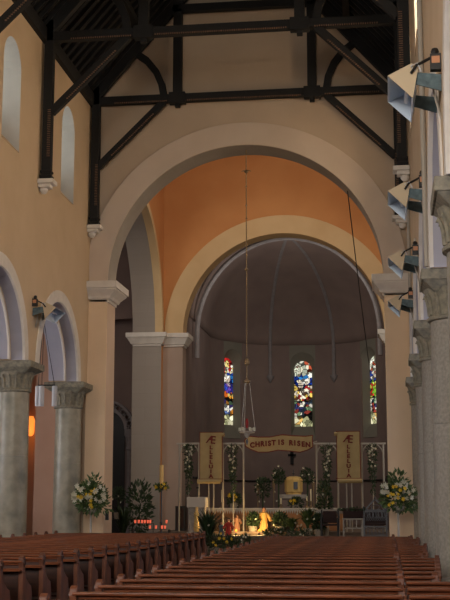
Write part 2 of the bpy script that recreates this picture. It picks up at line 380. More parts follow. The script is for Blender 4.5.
# windows cut as gaps in the wall ring
wins = []
for deg in (144, 90, 36): wins.append(math.radians(deg))
WH = .5; wz0, wz1 = 6.15, 9.85
b = MB()
def pt(a, r=AR): return (AX+r*math.cos(a), AYC+r*math.sin(a))
cuts = sorted([w_+s_*WH/AR*1.35 for w_ in wins for s_ in (-1, 1)])
ang = sorted(set([PI*i/48 for i in range(49)]+cuts))
TH = .75
def seg(b, p, q, z0, z1, po, qo):
    vs = [(p[0], p[1], z0), (q[0], q[1], z0), (q[0], q[1], z1), (p[0], p[1], z1), (po[0], po[1], z0), (qo[0], qo[1], z0), (qo[0], qo[1], z1), (po[0], po[1], z1)]
    b.add(vs, [(0, 1, 2, 3), (4, 7, 6, 5), (3, 2, 6, 7), (0, 4, 5, 1), (0, 3, 7, 4), (1, 5, 6, 2)])
for a0, a1 in zip(ang[:-1], ang[1:]):
    am = (a0+a1)/2; inw = any(abs(am-w_) < WH/AR*1.35 for w_ in wins)
    p, q, po, qo = pt(a0), pt(a1), pt(a0, AR+TH), pt(a1, AR+TH)
    if not inw: seg(b, p, q, 0, 10.75, po, qo)
    else: seg(b, p, q, 0, wz0-.7, po, qo)
seg(b, (AX-AR, BY+.9), (AX-AR, AYC), 0, 10.75, (AX-AR-TH, BY+.9), (AX-AR-TH, AYC))
seg(b, (AX+AR, BY+.9), (AX+AR, AYC), 0, 10.75, (AX+AR+TH, BY+.9), (AX+AR+TH, AYC))
struct(b.build('wall_apse', M['apse'], smooth=True))
# vault surface: from each wall point up to the crown
crown = Vector((AX, 57.8, 15.0))
def vz(p, t):
    """elliptical rise from wall point p (t=0) to the crown (t=1)"""
    a = t*PI/2
    x = p[0]+(crown.x-p[0])*(1-math.cos(a)); y = p[1]+(max(crown.y, 0)-p[1])*(1-math.cos(a)) if p[1] > crown.y else p[1]
    zt = crown.z
    return (x, y, 10.7+(zt-10.7)*math.sin(a))
b = MB(); NT = 16; vs = []; fs = []
for p in peri:
    for j in range(NT+1): vs.append(vz(p, j/NT))
for i in range(len(peri)-1):
    for j in range(NT): a = i*(NT+1)+j; fs.append((a, a+1, a+NT+2, a+NT+1))
b.add(vs, fs)
v = b.build('ceiling_apse', M['apse'], smooth=True); struct(v)
so = v.modifiers.new('thick', 'SOLIDIFY'); so.thickness = .15; so.offset = 0
# window heads + splayed recess frames + stained glass
import colorsys
def glass(idx, a, seed):
    """stained glass in a lead grid, coloured piece by piece"""
    rnd = random.Random(seed)
    cx, cy = pt(a, AR+.42); tx, ty = -math.sin(a), math.cos(a)
    if tx < 0: tx, ty = -tx, -ty
    inner = (math.cos(a), math.sin(a))
    me = bpy.data.meshes.new('stained_glass'); vs = []; fs = []; cols = []
    W, NX = WH, 22; h = wz1-wz0; NZ = 90
    def col(u, v):
        # u -1..1, v 0..1 bottom to top
        j = rnd.random()
        if v < .15: base = [(205, 200, 150), (240, 232, 190), (150, 150, 110), (225, 180, 100)][int(j*4)]
        elif v < .17: return (14, 12, 10)
        elif v < .38:
            base = [(120, 150, 110), (60, 60, 110), (225, 218, 200), (150, 60, 50), (40, 50, 60)][int(j*5)] if seed != 11 else ([(230, 226, 214), (90, 110, 160)][j > .7] if (u*u+((v-.22)/.09)**2 < .5) else [(60, 80, 60), (150, 100, 40), (190, 120, 40), (50, 40, 90)][int(j*4)])
        elif v < .39: return (14, 12, 10)
        elif v < .62:
            if seed == 11: base = [(220, 150, 50), (190, 90, 30), (240, 210, 120)][int(j*3)] if v < .47 else ([(50, 70, 170), (90, 60, 150), (210, 180, 190)][int(j*3)] if abs(u) < .6 else (40, 40, 110))
            elif seed == 12: base = [(170, 40, 40), (225, 190, 90), (230, 215, 190), (90, 60, 40)][int(j*4)]
            else: base = [(120, 170, 50), (70, 120, 40), (190, 200, 80), (190, 50, 40)][int(j*4)]
        elif v < .78:
            if u*u*1.4+((v-.68)/.06)**2 < .8: base = [(235, 215, 190), (240, 230, 215)][j > .5]
            else: base = [(30, 60, 150), (20, 40, 110), (40, 110, 170)][int(j*3)] if seed != 13 else [(40, 60, 130), (225, 215, 190), (180, 60, 40)][int(j*3)]
        else:
            if seed == 11: base = (180, 36, 34) if .35 < abs(u) < .75 else [(240, 225, 180), (225, 200, 120), (245, 238, 215)][int(j*3)]
            else: base = [(235, 228, 200), (210, 215, 190), (120, 110, 90), (240, 236, 216), (200, 90, 60)][min(4, int(j*4.6))]
        k = .75+.4*rnd.random()
        return tuple(min(255, c*k) for c in base)
    seeds = [(rnd.uniform(-1, 1), rnd.uniform(0, 1)) for _ in range(150)]; scol = [None]*150
    for k, (u, v) in enumerate(seeds): scol[k] = col(u, v)
    def pick(u, v):
        if .15 < v < .165 or .38 < v < .392 or .62 < v < .63: return (14, 12, 10)
        d = sorted(((u-a_)**2+((v-b_)*7.4)**2, k) for k, (a_, b_) in enumerate(seeds))[:2]
        if math.sqrt(d[1][0])-math.sqrt(d[0][0]) < .035: return tuple(x*.35 for x in scol[d[0][1]])
        return scol[d[0][1]]
    for i in range(NX):
        for j in range(NZ):
            u0, u1 = -1+2*i/NX, -1+2*(i+1)/NX; z0, z1 = wz0+h*j/NZ, wz0+h*(j+1)/NZ
            um, zm = (u0+u1)/2*W, (z0+z1)/2
            if zm > wz1-W and um**2+(zm-(wz1-W))**2 > W*W*.98: continue
            n = len(vs)
            for u, z in ((u0, z0), (u1, z0), (u1, z1), (u0, z1)): vs.append((cx+tx*u*W, cy+ty*u*W, z))
            fs.append((n, n+1, n+2, n+3)); cols.append(pick((u0+u1)/2, (zm-wz0)/h))
    me.from_pydata(vs, [], fs)
    at = me.attributes.new('pane_colour', 'FLOAT_COLOR', 'FACE')
    for k, c in enumerate(cols): at.data[k].color = (*lin(c), 1)
    m = bpy.data.materials.get('stained_glass')
    if not m:
        m = bpy.data.materials.new('stained_glass'); m.use_nodes = True; nt = m.node_tree; nt.nodes.clear()
        ou = nt.nodes.new('ShaderNodeOutputMaterial'); em = nt.nodes.new('ShaderNodeEmission'); ac = nt.nodes.new('ShaderNodeAttribute')
        ac.attribute_name = 'pane_colour'; em.inputs[1].default_value = 1.1
        nt.links.new(ac.outputs['Color'], em.inputs[0]); nt.links.new(em.outputs[0], ou.inputs[0])
    me.materials.append(m)
    o = bpy.data.objects.new('window_%d' % idx, me); COL.objects.link(o); struct(o)
    # surround: splayed reveal from the wall opening to the glass, round headed
    b = MB(); n = 14
    def loop(off, W_, zb, zt):
        ox, oy = pt(a, AR+off); L = [(-W_, zb), (W_, zb)]+arc(0, zt-W_, W_, 0, PI, n)
        return [(ox+tx*u, oy+ty*u, z) for u, z in L]
    hw = WH*1.45
    L0 = loop(-.06, hw, wz0-.75, wz1+.45); L1 = loop(.42, WH, wz0, wz1); k = len(L0)
    b.add(L0+L1, [(i, (i+1) % k, k+(i+1) % k, k+i) for i in range(k)])
    Lg = loop(.47, WH+.1, wz0-.1, wz1+.1); b.add(Lg, [tuple(range(k))])      # backing behind glass edge
    # spandrels up to the wall's square gap and above
    g0 = loop(-.06, hw, wz0-.75, wz1+.45)
    sq = [(-hw-.06, wz0-.76), (hw+.06, wz0-.76), (hw+.06, 10.95), (-hw-.06, 10.95)]
    ox, oy = pt(a, AR-.06)
    hole = [(u, z) for u, z in [(-hw, wz0-.75), (hw, wz0-.75)]+arc(0, wz1+.45-hw, hw, 0, PI, n)]
    b.prism([sq, hole], 0, 1, lambda u, v, t: (ox+tx*u+inner[0]*t*.06, oy+ty*u+inner[1]*t*.06, v))
    q = b.build('trim_window_splay_%d' % idx, M['splay']); struct(q)
    L = MB()
    for zz in (.16, .385, .625): L.box(-WH, WH, -.02, .0, wz0+h*zz-.02, wz0+h*zz+.02)
    for i in range(n): pass
    o = L.build('trim_window_bars_%d' % idx, M['lead'], loc=(*pt(a, AR+.40), 0)); o.rotation_euler = (0, 0, math.atan2(ty, tx)); struct(o)
for i, a in enumerate(wins): glass(40+i, a, 11+i)
# ribs on the vault
def rib(name, pts, r): struct(MB().tube(pts, r, 8).build(name, M['rib'], smooth=True))
def rib_from(p): return [Vector((p[0], p[1], 8.9))]+[Vector(vz(p, j/20))+Vector((0, 0, -.03)) for j in range(0, 20)]
rib('trim_vault_rib_1', [(AX-4.4, 57.0, 8.8)]+[(AX+4.4*math.cos(t), 57.0, 10.0+4.62*math.sin(t)) for t in [PI-PI*i/40 for i in range(41)]]+[(AX+4.4, 57.0, 8.8)], .12)
for i, deg in enumerate((113, 67)):
    p = pt(math.radians(deg), AR-.08); rib('trim_vault_rib_%d' % (i+2), rib_from(p), .10)
    struct(MB().lathe([(.02, -.35), (.12, -.2), (.2, -.05), (.2, .05)], (p[0], p[1], 8.9), 12).build('trim_rib_corbel_%d' % (i+2), M['rib'], smooth=True))
struct(MB().box(AX-AR-.02, AX-AR+.05, BY+.9, AYC, 1, 1.1).build('trim_apse_dado', M['apse']))
b = MB(); b.tube([(p[0]+(AX-p[0])*.012, p[1]-.02, 3.1) for p in peri[1:-1]], .05, 6); struct(b.build('trim_apse_string', M['black']))

# ---------------------------------------------------------------- columns
def make_column(gran, lab, x, y, side, CR=.47):
    t = thing('column', lab, 'column', (x, y, 0), 0, None)
    MB().box(-CR-.14, CR+.14, -CR-.14, CR+.14, 0, .3).lathe([(CR+.12, .3), (CR+.13, .36), (CR+.05, .42), (CR+.06, .48), (CR, .52)], n=32).build('base', M[gran], t, bevel=.02)
    MB().lathe([(CR, .5), (CR-.005, 3.2), (CR-.02, 3.205), (CR-.02, 3.215), (CR-.005, 3.22), (CR-.02, 5.12)], n=32).build('shaft', M[gran], t, smooth=True)
    cap = MB().lathe([(CR-.01, 5.1), (CR+.04, 5.12), (CR+.04, 5.17), (CR, 5.2), (CR, 5.35), (CR+.02, 5.5), (CR+.07, 5.62), (CR+.10, 5.7)], n=24)
    for k in range(16):                                     # stiff leaves round the bell
        a = 2*PI*k/16; ca, sa = math.cos(a), math.sin(a); r0 = CR
        cap.tube([(ca*(r0-.01), sa*(r0-.01), 5.22), (ca*(r0+.01), sa*(r0+.01), 5.4), (ca*(r0+.04), sa*(r0+.04), 5.52), (ca*(r0+.09), sa*(r0+.09), 5.60), (ca*(r0+.1), sa*(r0+.1), 5.54)], .045, 6, .02)
    cap.build('capital', M['granite_cap'], t, smooth=True)
    e_ = CR*.86; MB().add([(i*q, j*q, z) for q, z in ((e_, 5.62), (AB-.03, 5.80)) for i, j in ((-1, -1), (1, -1), (1, 1), (-1, 1))], [(3, 2, 1, 0), (4, 5, 6, 7), (0, 1, 5, 4), (1, 2, 6, 5), (2, 3, 7, 6), (3, 0, 4, 7)]).box(-AB, AB, -AB, AB, 5.80, 6.0).build('abacus', M['granite_cap'], t, bevel=.02)
    return t
LC, RC = make_column('granite', 'round green-grey granite column left of the nave, nearest the chancel pier', -11.05, colY[0], 'l'), None
for k in range(1, 5):
    c = dup(LC); c.location = (-11.05, colY[k], 0)
    c['label'] = ['', 'round green-grey granite column at the left picture edge, second from the chancel', 'left aisle column third from the chancel, just outside the picture', 'left aisle column fourth from the chancel, outside the picture', 'left aisle column fifth from the chancel, outside the picture'][k]
for k in range(6):
    if k == 0: RC = make_column('granite_r', '', 1.4, colY[0], 'r', .56); c = RC
    else: c = dup(RC); c.location = (1.4, colY[k], 0)
    c['label'] = ['speckled grey column on the right, farthest away beside the chancel pier', 'speckled grey column on the right, second from the chancel', 'speckled grey column on the right, third from the chancel', 'speckled grey column on the right, fourth from the chancel, just behind the nearest one', 'nearest speckled grey column at the right picture edge, its capital highest', 'right aisle column beside the camera, sixth from the chancel'][k]

# ---------------------------------------------------------------- roof
b = MB()
ap = 16.9+1.15*(CX-XL)
for sg, x0 in ((1, XL), (-1, XR)):
    for (za, zb) in ((0, .12),):
        b.add([(x0-sg*1.2, -5, 16.9-1.38+za), (CX, -5, ap+za), (CX, WY+.3, ap+za), (x0-sg*1.2, WY+.3, 16.9-1.38+za), (x0-sg*1.2, -5, 16.9-1.38+zb+.1), (CX, -5, ap+zb+.1), (CX, WY+.3, ap+zb+.1), (x0-sg*1.2, WY+.3, 16.9-1.38+zb+.1)],
              [(0, 1, 2, 3), (7, 6, 5, 4), (0, 4, 5, 1), (1, 5, 6, 2), (2, 6, 7, 3), (3, 7, 4, 0)])
struct(b.build('ceiling', M['board']))
b = MB()
y = WY-.45
while y > 15:
    for sg, x0 in ((1, XL), (-1, XR)):
        b.beam((x0, y, 16.82), (CX, y, ap-.08), .09, .16)
    y -= .52
struct(b.build('trim_common_rafters', M['dark_wood']))
b = MB()
y = WY-.19
while y > 15:
    for sg, x0 in ((1, XL), (-1, XR)): b.beam((x0, y, 16.87), (CX, y, ap-.03), .025, .06)
    y -= .52
struct(b.build('trim_roof_battens', M['board_line']))
for i, (sd, x) in enumerate((('left', XL), ('right', XR))):
    sg = 1 if x == XL else -1
    struct(MB().box(min(x-sg*.5, x+sg*.16), max(x-sg*.5, x+sg*.16), -5, WY-.02, 16.28, 16.75).build('trim_wall_plate_'+sd, M['dark_wood'], bevel=.02))
b = MB()
for fr in (.34, .68):
    for sg, x0 in ((1, XL), (-1, XR)):
        px = x0+(CX-x0)*fr; pz = 16.9+1.15*abs(px-x0)-.22; b.box(px-.12, px+.12, -5, WY-.05, pz-.2, pz+.08)
struct(b.build('trim_purlins', M['dark_wood']))

def make_truss():
    t = thing('roof_truss', '', 'roof truss', (0, 0, 0))
    m = M['dark_wood']; g = M['gilt_wood']; TH_ = .26
    xl, xr = XL+.34, XR-.34
    o = MB().box(XL+.02, XR-.02, -TH_/2, TH_/2, 16.3, 16.6).box(-7.6, -7.0, -TH_/2-.03, TH_/2+.03, 16.24, 16.66).box(-2.68, -2.08, -TH_/2-.03, TH_/2+.03, 16.24, 16.66).build('tie_beam', m, t, bevel=.02)
    s_ = MB()
    for i in range(60):
        x = -6.9+4.1*i/59; s_.box(x-.02, x+.02, -TH_/2-.01, TH_/2+.01, 16.31, 16.36)
    s_.build('dogtooth_ornament', g, o)
    for x0 in (-9.6, -1.9):
        s_ = MB()
        for i in range(28): x = x0+1.9*i/27; s_.box(x-.02, x+.02, -TH_/2-.01, TH_/2+.01, 16.31, 16.36)
        s_.build('dogtooth_ornament', g, o)
    for sg, xw in ((1, XL), (-1, XR)):
        xp = xw+sg*.22
        po = MB().box(xp-.15, xp+.15, -TH_/2, TH_/2, 11.76, 17.0).box(xp-.19, xp+.19, -TH_/2-.04, TH_/2+.04, 11.76, 11.9).box(xp-.18, xp+.18, -TH_/2-.03, TH_/2+.03, 11.98, 12.06).build('wall_post', m, t, bevel=.02)
        q = MB()
        for i in range(26): z = 12.5+i*.06; q.box(xp+.02 if sg > 0 else xp-.12, xp+.12 if sg > 0 else xp-.02, -TH_/2-.012, 0, z, z+.025)
        q.build('dogtooth_ornament', g, po)
        br = MB().beam((xp+sg*.1, 0, 13.95), (xw+sg*2.75, 0, 16.35), TH_*.8, .25).build('brace', m, t, bevel=.02)
        q = MB()
        for i in range(30):
            f = .2+.62*i/29; c = Vector((xp+sg*.1, 0, 13.95)).lerp(Vector((xw+sg*2.75, 0, 16.35)), f); q.box(c.x-.03+sg*.05, c.x+.03+sg*.05, -TH_*.4-.012, 0, c.z-.08, c.z-.04)
        q.build('dogtooth_ornament', g, br)
        xq = xw+sg*3.25
        MB().box(xq-.16, xq+.16, -TH_/2, TH_/2, 16.6, 19.9).box(xq-.09, xq+.09, -.1, .1, 16.1, 16.3).build('queen_post', m, t, bevel=.02)
        MB().beam((xw+sg*.1, 0, 16.62), (CX, 0, ap-.45), TH_, .42).build('principal_rafter', m, t, bevel=.02)
        # curved strut from the tie up to the rafter
        c_ = [(xw+sg*2.75, 0, 16.5), (xw+sg*2.66, 0, 17.0), (xw+sg*2.45, 0, 17.5), (xw+sg*2.1, 0, 17.95), (xw+sg*1.7, 0, 18.25)]
        q = MB()
        for a_, b_ in zip(c_[:-1], c_[1:]): q.beam(a_, Vector(b_)+(Vector(b_)-Vector(a_)).normalized()*.03, TH_*.8, .24)
        q.build('curved_strut', m, t)
    MB().box(-7.5, -2.2, -TH_/2, TH_/2, 19.75, 20.05).build('collar_beam', m, t, bevel=.02)
    return t
tr = make_truss(); tr.location = (0, WY-.32, 0); tr['label'] = 'dark timber roof truss set against the chancel gable wall'
tr['group'] = 'roof trusses of the nave'
for k, (yy, lb) in enumerate(((35.2, 'dark timber roof truss one bay in front of the gable wall'), (29.0, 'dark timber roof truss whose brace crosses the top left corner'), (22.75, 'dark timber roof truss above and out of the picture, nearest built'))):
    c = dup(tr); c.location = (0, yy, 0); c['label'] = lb
cb = None
for k, (x, y, sg, lb) in enumerate(((XL, WY-.32, 1, 'white stone corbel under the left post of the gable truss'), (XL, 35.2, 1, 'white stone corbel on the left wall between the clerestory windows'), (XR, WY-.32, -1, 'white stone corbel under the right post of the gable truss'), (XR, 35.2, -1, 'white stone corbel on the right wall behind the second floodlight'), (XL, 29.0, 1, 'white stone corbel on the left wall, outside the picture'), (XR, 29.0, -1, 'white stone corbel on the right wall, third from the chancel'))):
    b = MB(); s = lambda a, c: (min(sg*a, sg*c), max(sg*a, sg*c))
    b.box(*s(0, .5), -.26, .26, .30, .44).box(*s(0, .38), -.18, .18, .18, .30)
    b.lathe([(.06, -.0), (.13, .08), (.14, .14), (.1, .2)], (sg*.14, 0, 0), 12)
    o = b.build('corbel', M['white'], bevel=.02, loc=(x, y, 11.32)); tag(o, lb, 'corbel', 'corbels under the roof trusses')

# ---------------------------------------------------------------- floodlights on the walls over the columns
def make_flood(sg):
    """built on the right wall, reaching to -x; sg mirrors"""
    t = thing('floodlight', '', 'floodlight', (0, 0, 0))
    X = lambda *p: [(sg*u, v) for u, v in p]
    # x is measured from the wall face (0) outwards (negative)
    A, B, C_, D = (-.74, .05), (-.40, -.29), (-.32, .13), (-.40, .22)
    MB().prism([X(A, B, C_, D)], -.56, -.54, XZ).build('end_plate', M['flood_cream'], t)
    MB().prism([X(A, B, C_, D)], .53, .55, XZ).build('end_plate', M['flood_in'], t)
    MB().prism([X(A, D, (-.40, .19), (-.715, .035))], -.54, .53, XZ).prism([X(B, C_, (-.35, .11), (-.415, -.265))], -.54, .53, XZ).prism([X(D, C_, (-.35, .1), (-.40, .19))], -.54, .53, XZ).build('reflector', M['flood_in'], t)
    MB().cyl((sg*-.47, -.45, -.0), .03, .9, 8, (0, 1, 0)).build('lamp_tube', M['lampwhite'], t)
    for y in (-.52, .44):
        MB().prism([X((-.36, .10), (0, .05), (0, -.19), (-.37, -.07))], y, y+.03, XZ).build('mounting_bracket', M['flood_plate'], t)
    MB().box(*sorted((sg*-.15, sg*.0)), -.6, -.48, .10, .33).sphere((sg*-.08, -.53, .38), .06, 8).build('ballast_box', M['black'], t)
    MB().box(*sorted((sg*-.13, sg*-.02)), -.61, -.60, .19, .29).build('box_label', M['label_o'], t)
    MB().tube([(sg*-.10, -.57, .3), (sg*-.2, -.59, .24), (sg*-.34, -.59, .17), (sg*-.42, -.58, .06)], .022, 6).build('cable', M['black'], t)
    MB().tube([(sg*-.36, -.57, .1), (sg*-.42, -.60, .16), (sg*-.33, -.60, .2), (sg*-.28, -.58, .08)], .012, 5).build('wire_loop', M['lampwhite'], t)
    MB().tube([(sg*-.12, -.3, -.02), (sg*-.06, -.25, -.3), (sg*.0, -.2, -.5)], .015, 6).build('wire', M['metalw'], t)
    return t
fl = None
for k in range(1, 5):
    y = colY[k]+0.6
    if fl is None: fl = make_flood(1); o = fl
    else: o = dup(fl)
    o.location = (XR, y, 7.62); o['group'] = 'floodlights along the right wall'
    o['label'] = ['', 'smallest and farthest cream floodlight on the right wall', 'third cream floodlight from the top on the right wall', 'second cream floodlight from the top on the right wall', 'largest and nearest cream floodlight high on the right wall'][k]
fl2 = make_flood(-1); fl2.location = (XL, colY[1]+.5, 7.62); fl2['label'] = 'cream floodlight on the left wall between the two arcade arches'
# white conduits on the right wall
for k, (y, z0, z1) in enumerate(((36.2, 8.2, 16.2), (22.0, 6.1, 16.2))):
    tag(MB().tube([(XR-.06, y, z0), (XR-.06, y, z1)], .05, 8).build('conduit_pipe', M['metalw'], smooth=True), ['white pipe running down the right wall beside the gable truss', 'white pipe rising from the capital of the right column'][k], 'pipe')
# white cylinder pendant in left arcade
t = thing('pendant_light', 'white three-cylinder pendant light hanging in the left arcade arch', 'pendant light', (-11.25, 39.3, 0))
pc = [P(37.8, 396, 39.3), P(41.5, 396, 39.0), P(54.5, 396, 39.3)]
zb = 5.35
for p in pc:
    MB().lathe([(.085, -.34), (.09, -.33), (.09, .32), (.07, .34)], n=14).build('lamp_shade', M['lampwhite'], t, smooth=True, loc=(p.x+11.25, p.y-39.3, p.z))
zt = pc[0].z+.36
MB().tube([(pc[0].x+11.25, 0, zt), (pc[2].x+11.25, 0, zt)], .025, 6).build('crossbar', M['metal_dark'], t)
for p, x2 in ((pc[0], -.0), (pc[2], -.02), (pc[1], .02)): MB().tube([(p.x+11.25, p.y-39.3, zt-.05), (x2, -.9, 8.02)], .012, 5).build('cord', M['metal_dark'], t)
# amber lamp glow beside the terracotta wall
t = thing('wall_lamp', 'amber wall lamp glowing in the left aisle beyond the arcade', 'wall lamp', (-13.25, 44.6, 0))
p = P(31, 420, 44.2)
MB().lathe([(.05, -.4), (.14, -.3), (.16, .2), (.1, .35)], n=12).build('lamp_shade', M['lamp_amber'], t, smooth=True, loc=(-.12, -.3, p.z-.2))
MB().box(-.06, .06, -.3, 0, p.z-.02, p.z+.05).build('bracket', M['brass'], t)
l = bpy.data.lights.new('amber_lamp', 'POINT'); l.energy = 7; l.color = (1, .45, .12); l.shadow_soft_size = .15
lo = bpy.data.objects.new('amber_lamp', l); COL.objects.link(lo); lo.location = (-13.1, 43.7, p.z-.6)

# ---------------------------------------------------------------- pews
def end_profile(hh):
    return [(-.05, 0), (.50, 0), (.50, .12), (.46, .42), (.42, .52), (.30, .56), (.16, .64), (.08, .76), (.07, .86), (.09, hh-.09), (.06, hh-.02), (0, hh), (-.05, hh-.03), (-.07, hh-.1), (-.05, hh-.2)]
def make_pew(L, ends, name='pew', hh=1.0, dz=0):
    """x 0..L, back at y=0, seat towards +y"""
    t = thing(name, '', 'pew', (0, 0, 0))
    MB().box(.03, L-.03, -.005, .03, .10 if not ends else .3, .86+dz).build('backrest', M['pew_dark'], t)
    MB().box(.03, L-.03, -.085, .05, .89+dz, .925+dz).box(.03, L-.03, -.03, .045, .85+dz, .89+dz).build('top_rail', M['pew'], t, bevel=.012)
    MB().box(.03, L-.03, -.19, .0, .765+dz, .79+dz).box(.03, L-.03, -.2, -.18, .79+dz, .81+dz).build('book_ledge', M['pew'], t, bevel=.006)
    MB().box(.03, L-.03, .0, .42, .42, .46).build('seat', M['pew'], t, bevel=.01)
    MB().box(.1, L-.1, -.34, -.2, .16, .2).build('kneeler', M['pew_dark'], t, bevel=.01)
    for x in ends:
        e = MB().prism([end_profile(hh)], x, x+.075, YZ).build('bench_end', M['pew_end'], t, bevel=.012)
        sg = 1 if x > L/2 else 0
        MB().cyl((x-.012, .0, hh-.1), .05, .1, 12, (1, 0, 0)).build('roundel', M['pew_dark'], e)
    return t
PITCH_P = 1.1
# right block: x -3.2 .. .15 plus short pews .2 .. .95 between columns
rp = None; n = 0; y = 35.4; rows = []
while y > 9.0: rows.append(y); y -= PITCH_P
ordn = ['front', 'second', 'third', 'fourth', 'fifth', 'sixth', 'seventh', 'eighth', 'ninth', 'tenth', 'eleventh', 'twelfth', 'thirteenth', 'fourteenth', 'fifteenth', 'sixteenth', 'seventeenth', 'eighteenth', 'nineteenth', 'twentieth', 'twenty-first', 'twenty-second', 'twenty-third', 'twenty-fourth', 'twenty-fifth', 'twenty-sixth']
for i, y in enumerate(rows):
    if rp is None: rp = make_pew(3.4, (0, 3.33), hh=.95, dz=-.04); c = rp
    else: c = dup(rp)
    c.location = (-3.24, y, 0); c['group'] = 'long pews right of the aisle'
    c['label'] = '%s long brown pew right of the aisle, counted from the sanctuary' % ordn[i]
    if i % 6 not in (0, 1):           # only some rows keep the tall division end
        for ch in c.children:
            if ch.name.startswith('bench_end') and ch.data.vertices[0].co.x > 2: 
                ch.scale = (1, 1, .925); 
sp = {}
for i, y in enumerate(rows):
    yc = min([c_ for c_ in colY if c_ > y-.3]); u = max(0, min(1, (yc-y)/SP))
    L = round((.86-.19*u-.155)/.04)*.04
    if abs(y-yc) < .8: L = .44
    if L not in sp: sp[L] = make_pew(L, (L-.07,), 'side_pew', .93, -.04); c = sp[L]
    else: c = dup(sp[L])
    c.location = (.155, y, 0); c['group'] = 'short pews between the long pews and the right columns'
    c['label'] = '%s short side pew against the right columns, counted from the sanctuary' % ordn[i]
lp = None; rows = []; y = 37.0
while y > 14.8: rows.append(y); y -= PITCH_P
for i, y in enumerate(rows):
    if lp is None: lp = make_pew(4.75, (0, 4.66)); c = lp
    else: c = dup(lp)
    c.location = (-10.3, y, 0); c['group'] = 'long pews left of the aisle'
    c['label'] = '%s long brown pew left of the aisle, counted from the sanctuary' % ordn[i]

# ---------------------------------------------------------------- foliage
def leafy(b, c, rx, rz, n, size, rnd, ry=None, droop=0):
    ry = ry or rx
    for _ in range(n):
        while True:
            u = Vector((rnd.uniform(-1, 1), rnd.uniform(-1, 1), rnd.uniform(-1, 1)))
            if .15 < u.length < 1: break
        p = Vector((u.x*rx, u.y*ry, u.z*rz))+Vector(c); d = (u+Vector((0, 0, .35-droop))+Vector([rnd.uniform(-.5, .5) for _ in range(3)])).normalized()
        s = size*rnd.uniform(.6, 1.3); w_ = d.cross(Vector([rnd.uniform(-1, 1) for _ in range(3)])).normalized()*s*.22; k = d.cross(w_).normalized()*s*.12
        b.add([p, p+d*s*.45+w_+k, p+d*s, p+d*s*.45-w_+k, p+d*s*.5], [(0, 1, 4), (0, 4, 3), (1, 2, 4), (4, 2, 3)])
def blades(b, c, n, h, spread, rnd, w=.03):
    for _ in range(n):
        a = rnd.uniform(0, 2*PI); l = h*rnd.uniform(.6, 1.1); sp_ = spread*rnd.uniform(.2, 1)
        pts = [Vector(c)+Vector((math.cos(a)*sp_*t*t, math.sin(a)*sp_*t*t, l*t*(1-.28*t*t))) for t in (0, .35, .7, 1)]
        s = Vector((-math.sin(a), math.cos(a), 0))*w; vs = []
        for q, f in zip(pts, (.7, 1, .7, .05)): vs += [q-s*f, q+s*f]
        b.add(vs, [(0, 1, 3, 2), (2, 3, 5, 4), (4, 5, 7, 6)])
def blossom_mesh(m, r, name):
    b = MB()
    for k in range(6):
        a = k*PI/3; ca, sa = math.cos(a), math.sin(a); s = Vector((-sa, ca, 0))*r*.26; tip = Vector((ca*r, sa*r, r*.25)); mid = Vector((ca*r*.5, sa*r*.5, r*.32))
        b.add([Vector((0, 0, 0)), mid-s, tip, mid+s], [(0, 1, 2), (0, 2, 3)])
    b.sphere((0, 0, r*.12), r*.15, 6)
    me = b.build(name, m); d = me.data; bpy.data.objects.remove(me); return d
BL = {'w': blossom_mesh(M['petal'], .10, 'white_lily'), 'y': blossom_mesh(M['yellow'], .075, 'yellow_bloom'), 'ws': blossom_mesh(M['petal'], .055, 'small_white_bloom')}
def bloom(parent, kind, loc, rnd, name='blossom'):
    o = bpy.data.objects.new(name, BL[kind]); COL.objects.link(o); o.parent = parent; o.location = loc
    o.rotation_euler = (PI/2+rnd.uniform(-.7, .7), rnd.uniform(-.6, .6), rnd.uniform(-.9, .9)); return o
def flower_stand(base, hstand, label, seed, white, yellow):
    rnd = random.Random(seed)
    t = thing('flower_arrangement', label, 'flower arrangement', base)
    MB().lathe([(.16, 0), (.17, .03), (.05, .08), (.035, .2), (.035, hstand-.1), (.1, hstand-.04), (.24, hstand)], n=14).build('stand', M['metalw'], t, smooth=True)
    MB().lathe([(.18, hstand), (.24, hstand+.14)], n=14).build('bowl', M['metalw'], t, smooth=True)
    b = MB(); leafy(b, (0, 0, hstand+.5), .52, .42, 420, .2, rnd, .4); leafy(b, (0, 0, hstand+.9), .3, .35, 130, .18, rnd)
    blades(b, (0, 0, hstand+.1), 40, 1.3, .75, rnd, .02); leafy(b, (.15, -.1, hstand+.15), .55, .2, 120, .18, rnd, .3, .6)
    b.build('foliage', M['leaf2'], t)
    for q in range(white): 
        a = rnd.uniform(-1, 1); bloom(t, 'w', (a*.58, -.3-rnd.random()*.18, hstand+.35+rnd.uniform(0, .75)*(1.05-abs(a)*.5)), rnd)
    for q in range(yellow): bloom(t, 'y', (rnd.uniform(-.35, .3), -.46, hstand+rnd.uniform(.15, .75)), rnd)
    return t
pL = P(91, 512, 39.7); pR = P(398, 510, 40.0)
flower_stand((pL.x, 39.7, 0), pL.z, 'white lily and yellow flower arrangement on a stand at the left chancel pier', 3, 34, 12)
flower_stand((pR.x, 40.0, 0), pR.z, 'cream and yellow flower arrangement on a stand at the right chancel pier', 8, 24, 14)
s_ = P(107, 516, WY-.07); tag(MB().box(s_.x-.06, s_.x+.06, WY-.09, WY-.05, s_.z-.14, s_.z+.14).build('wall_switch', M['black'], bevel=.005), 'small black switch box on the left chancel pier', 'switch')

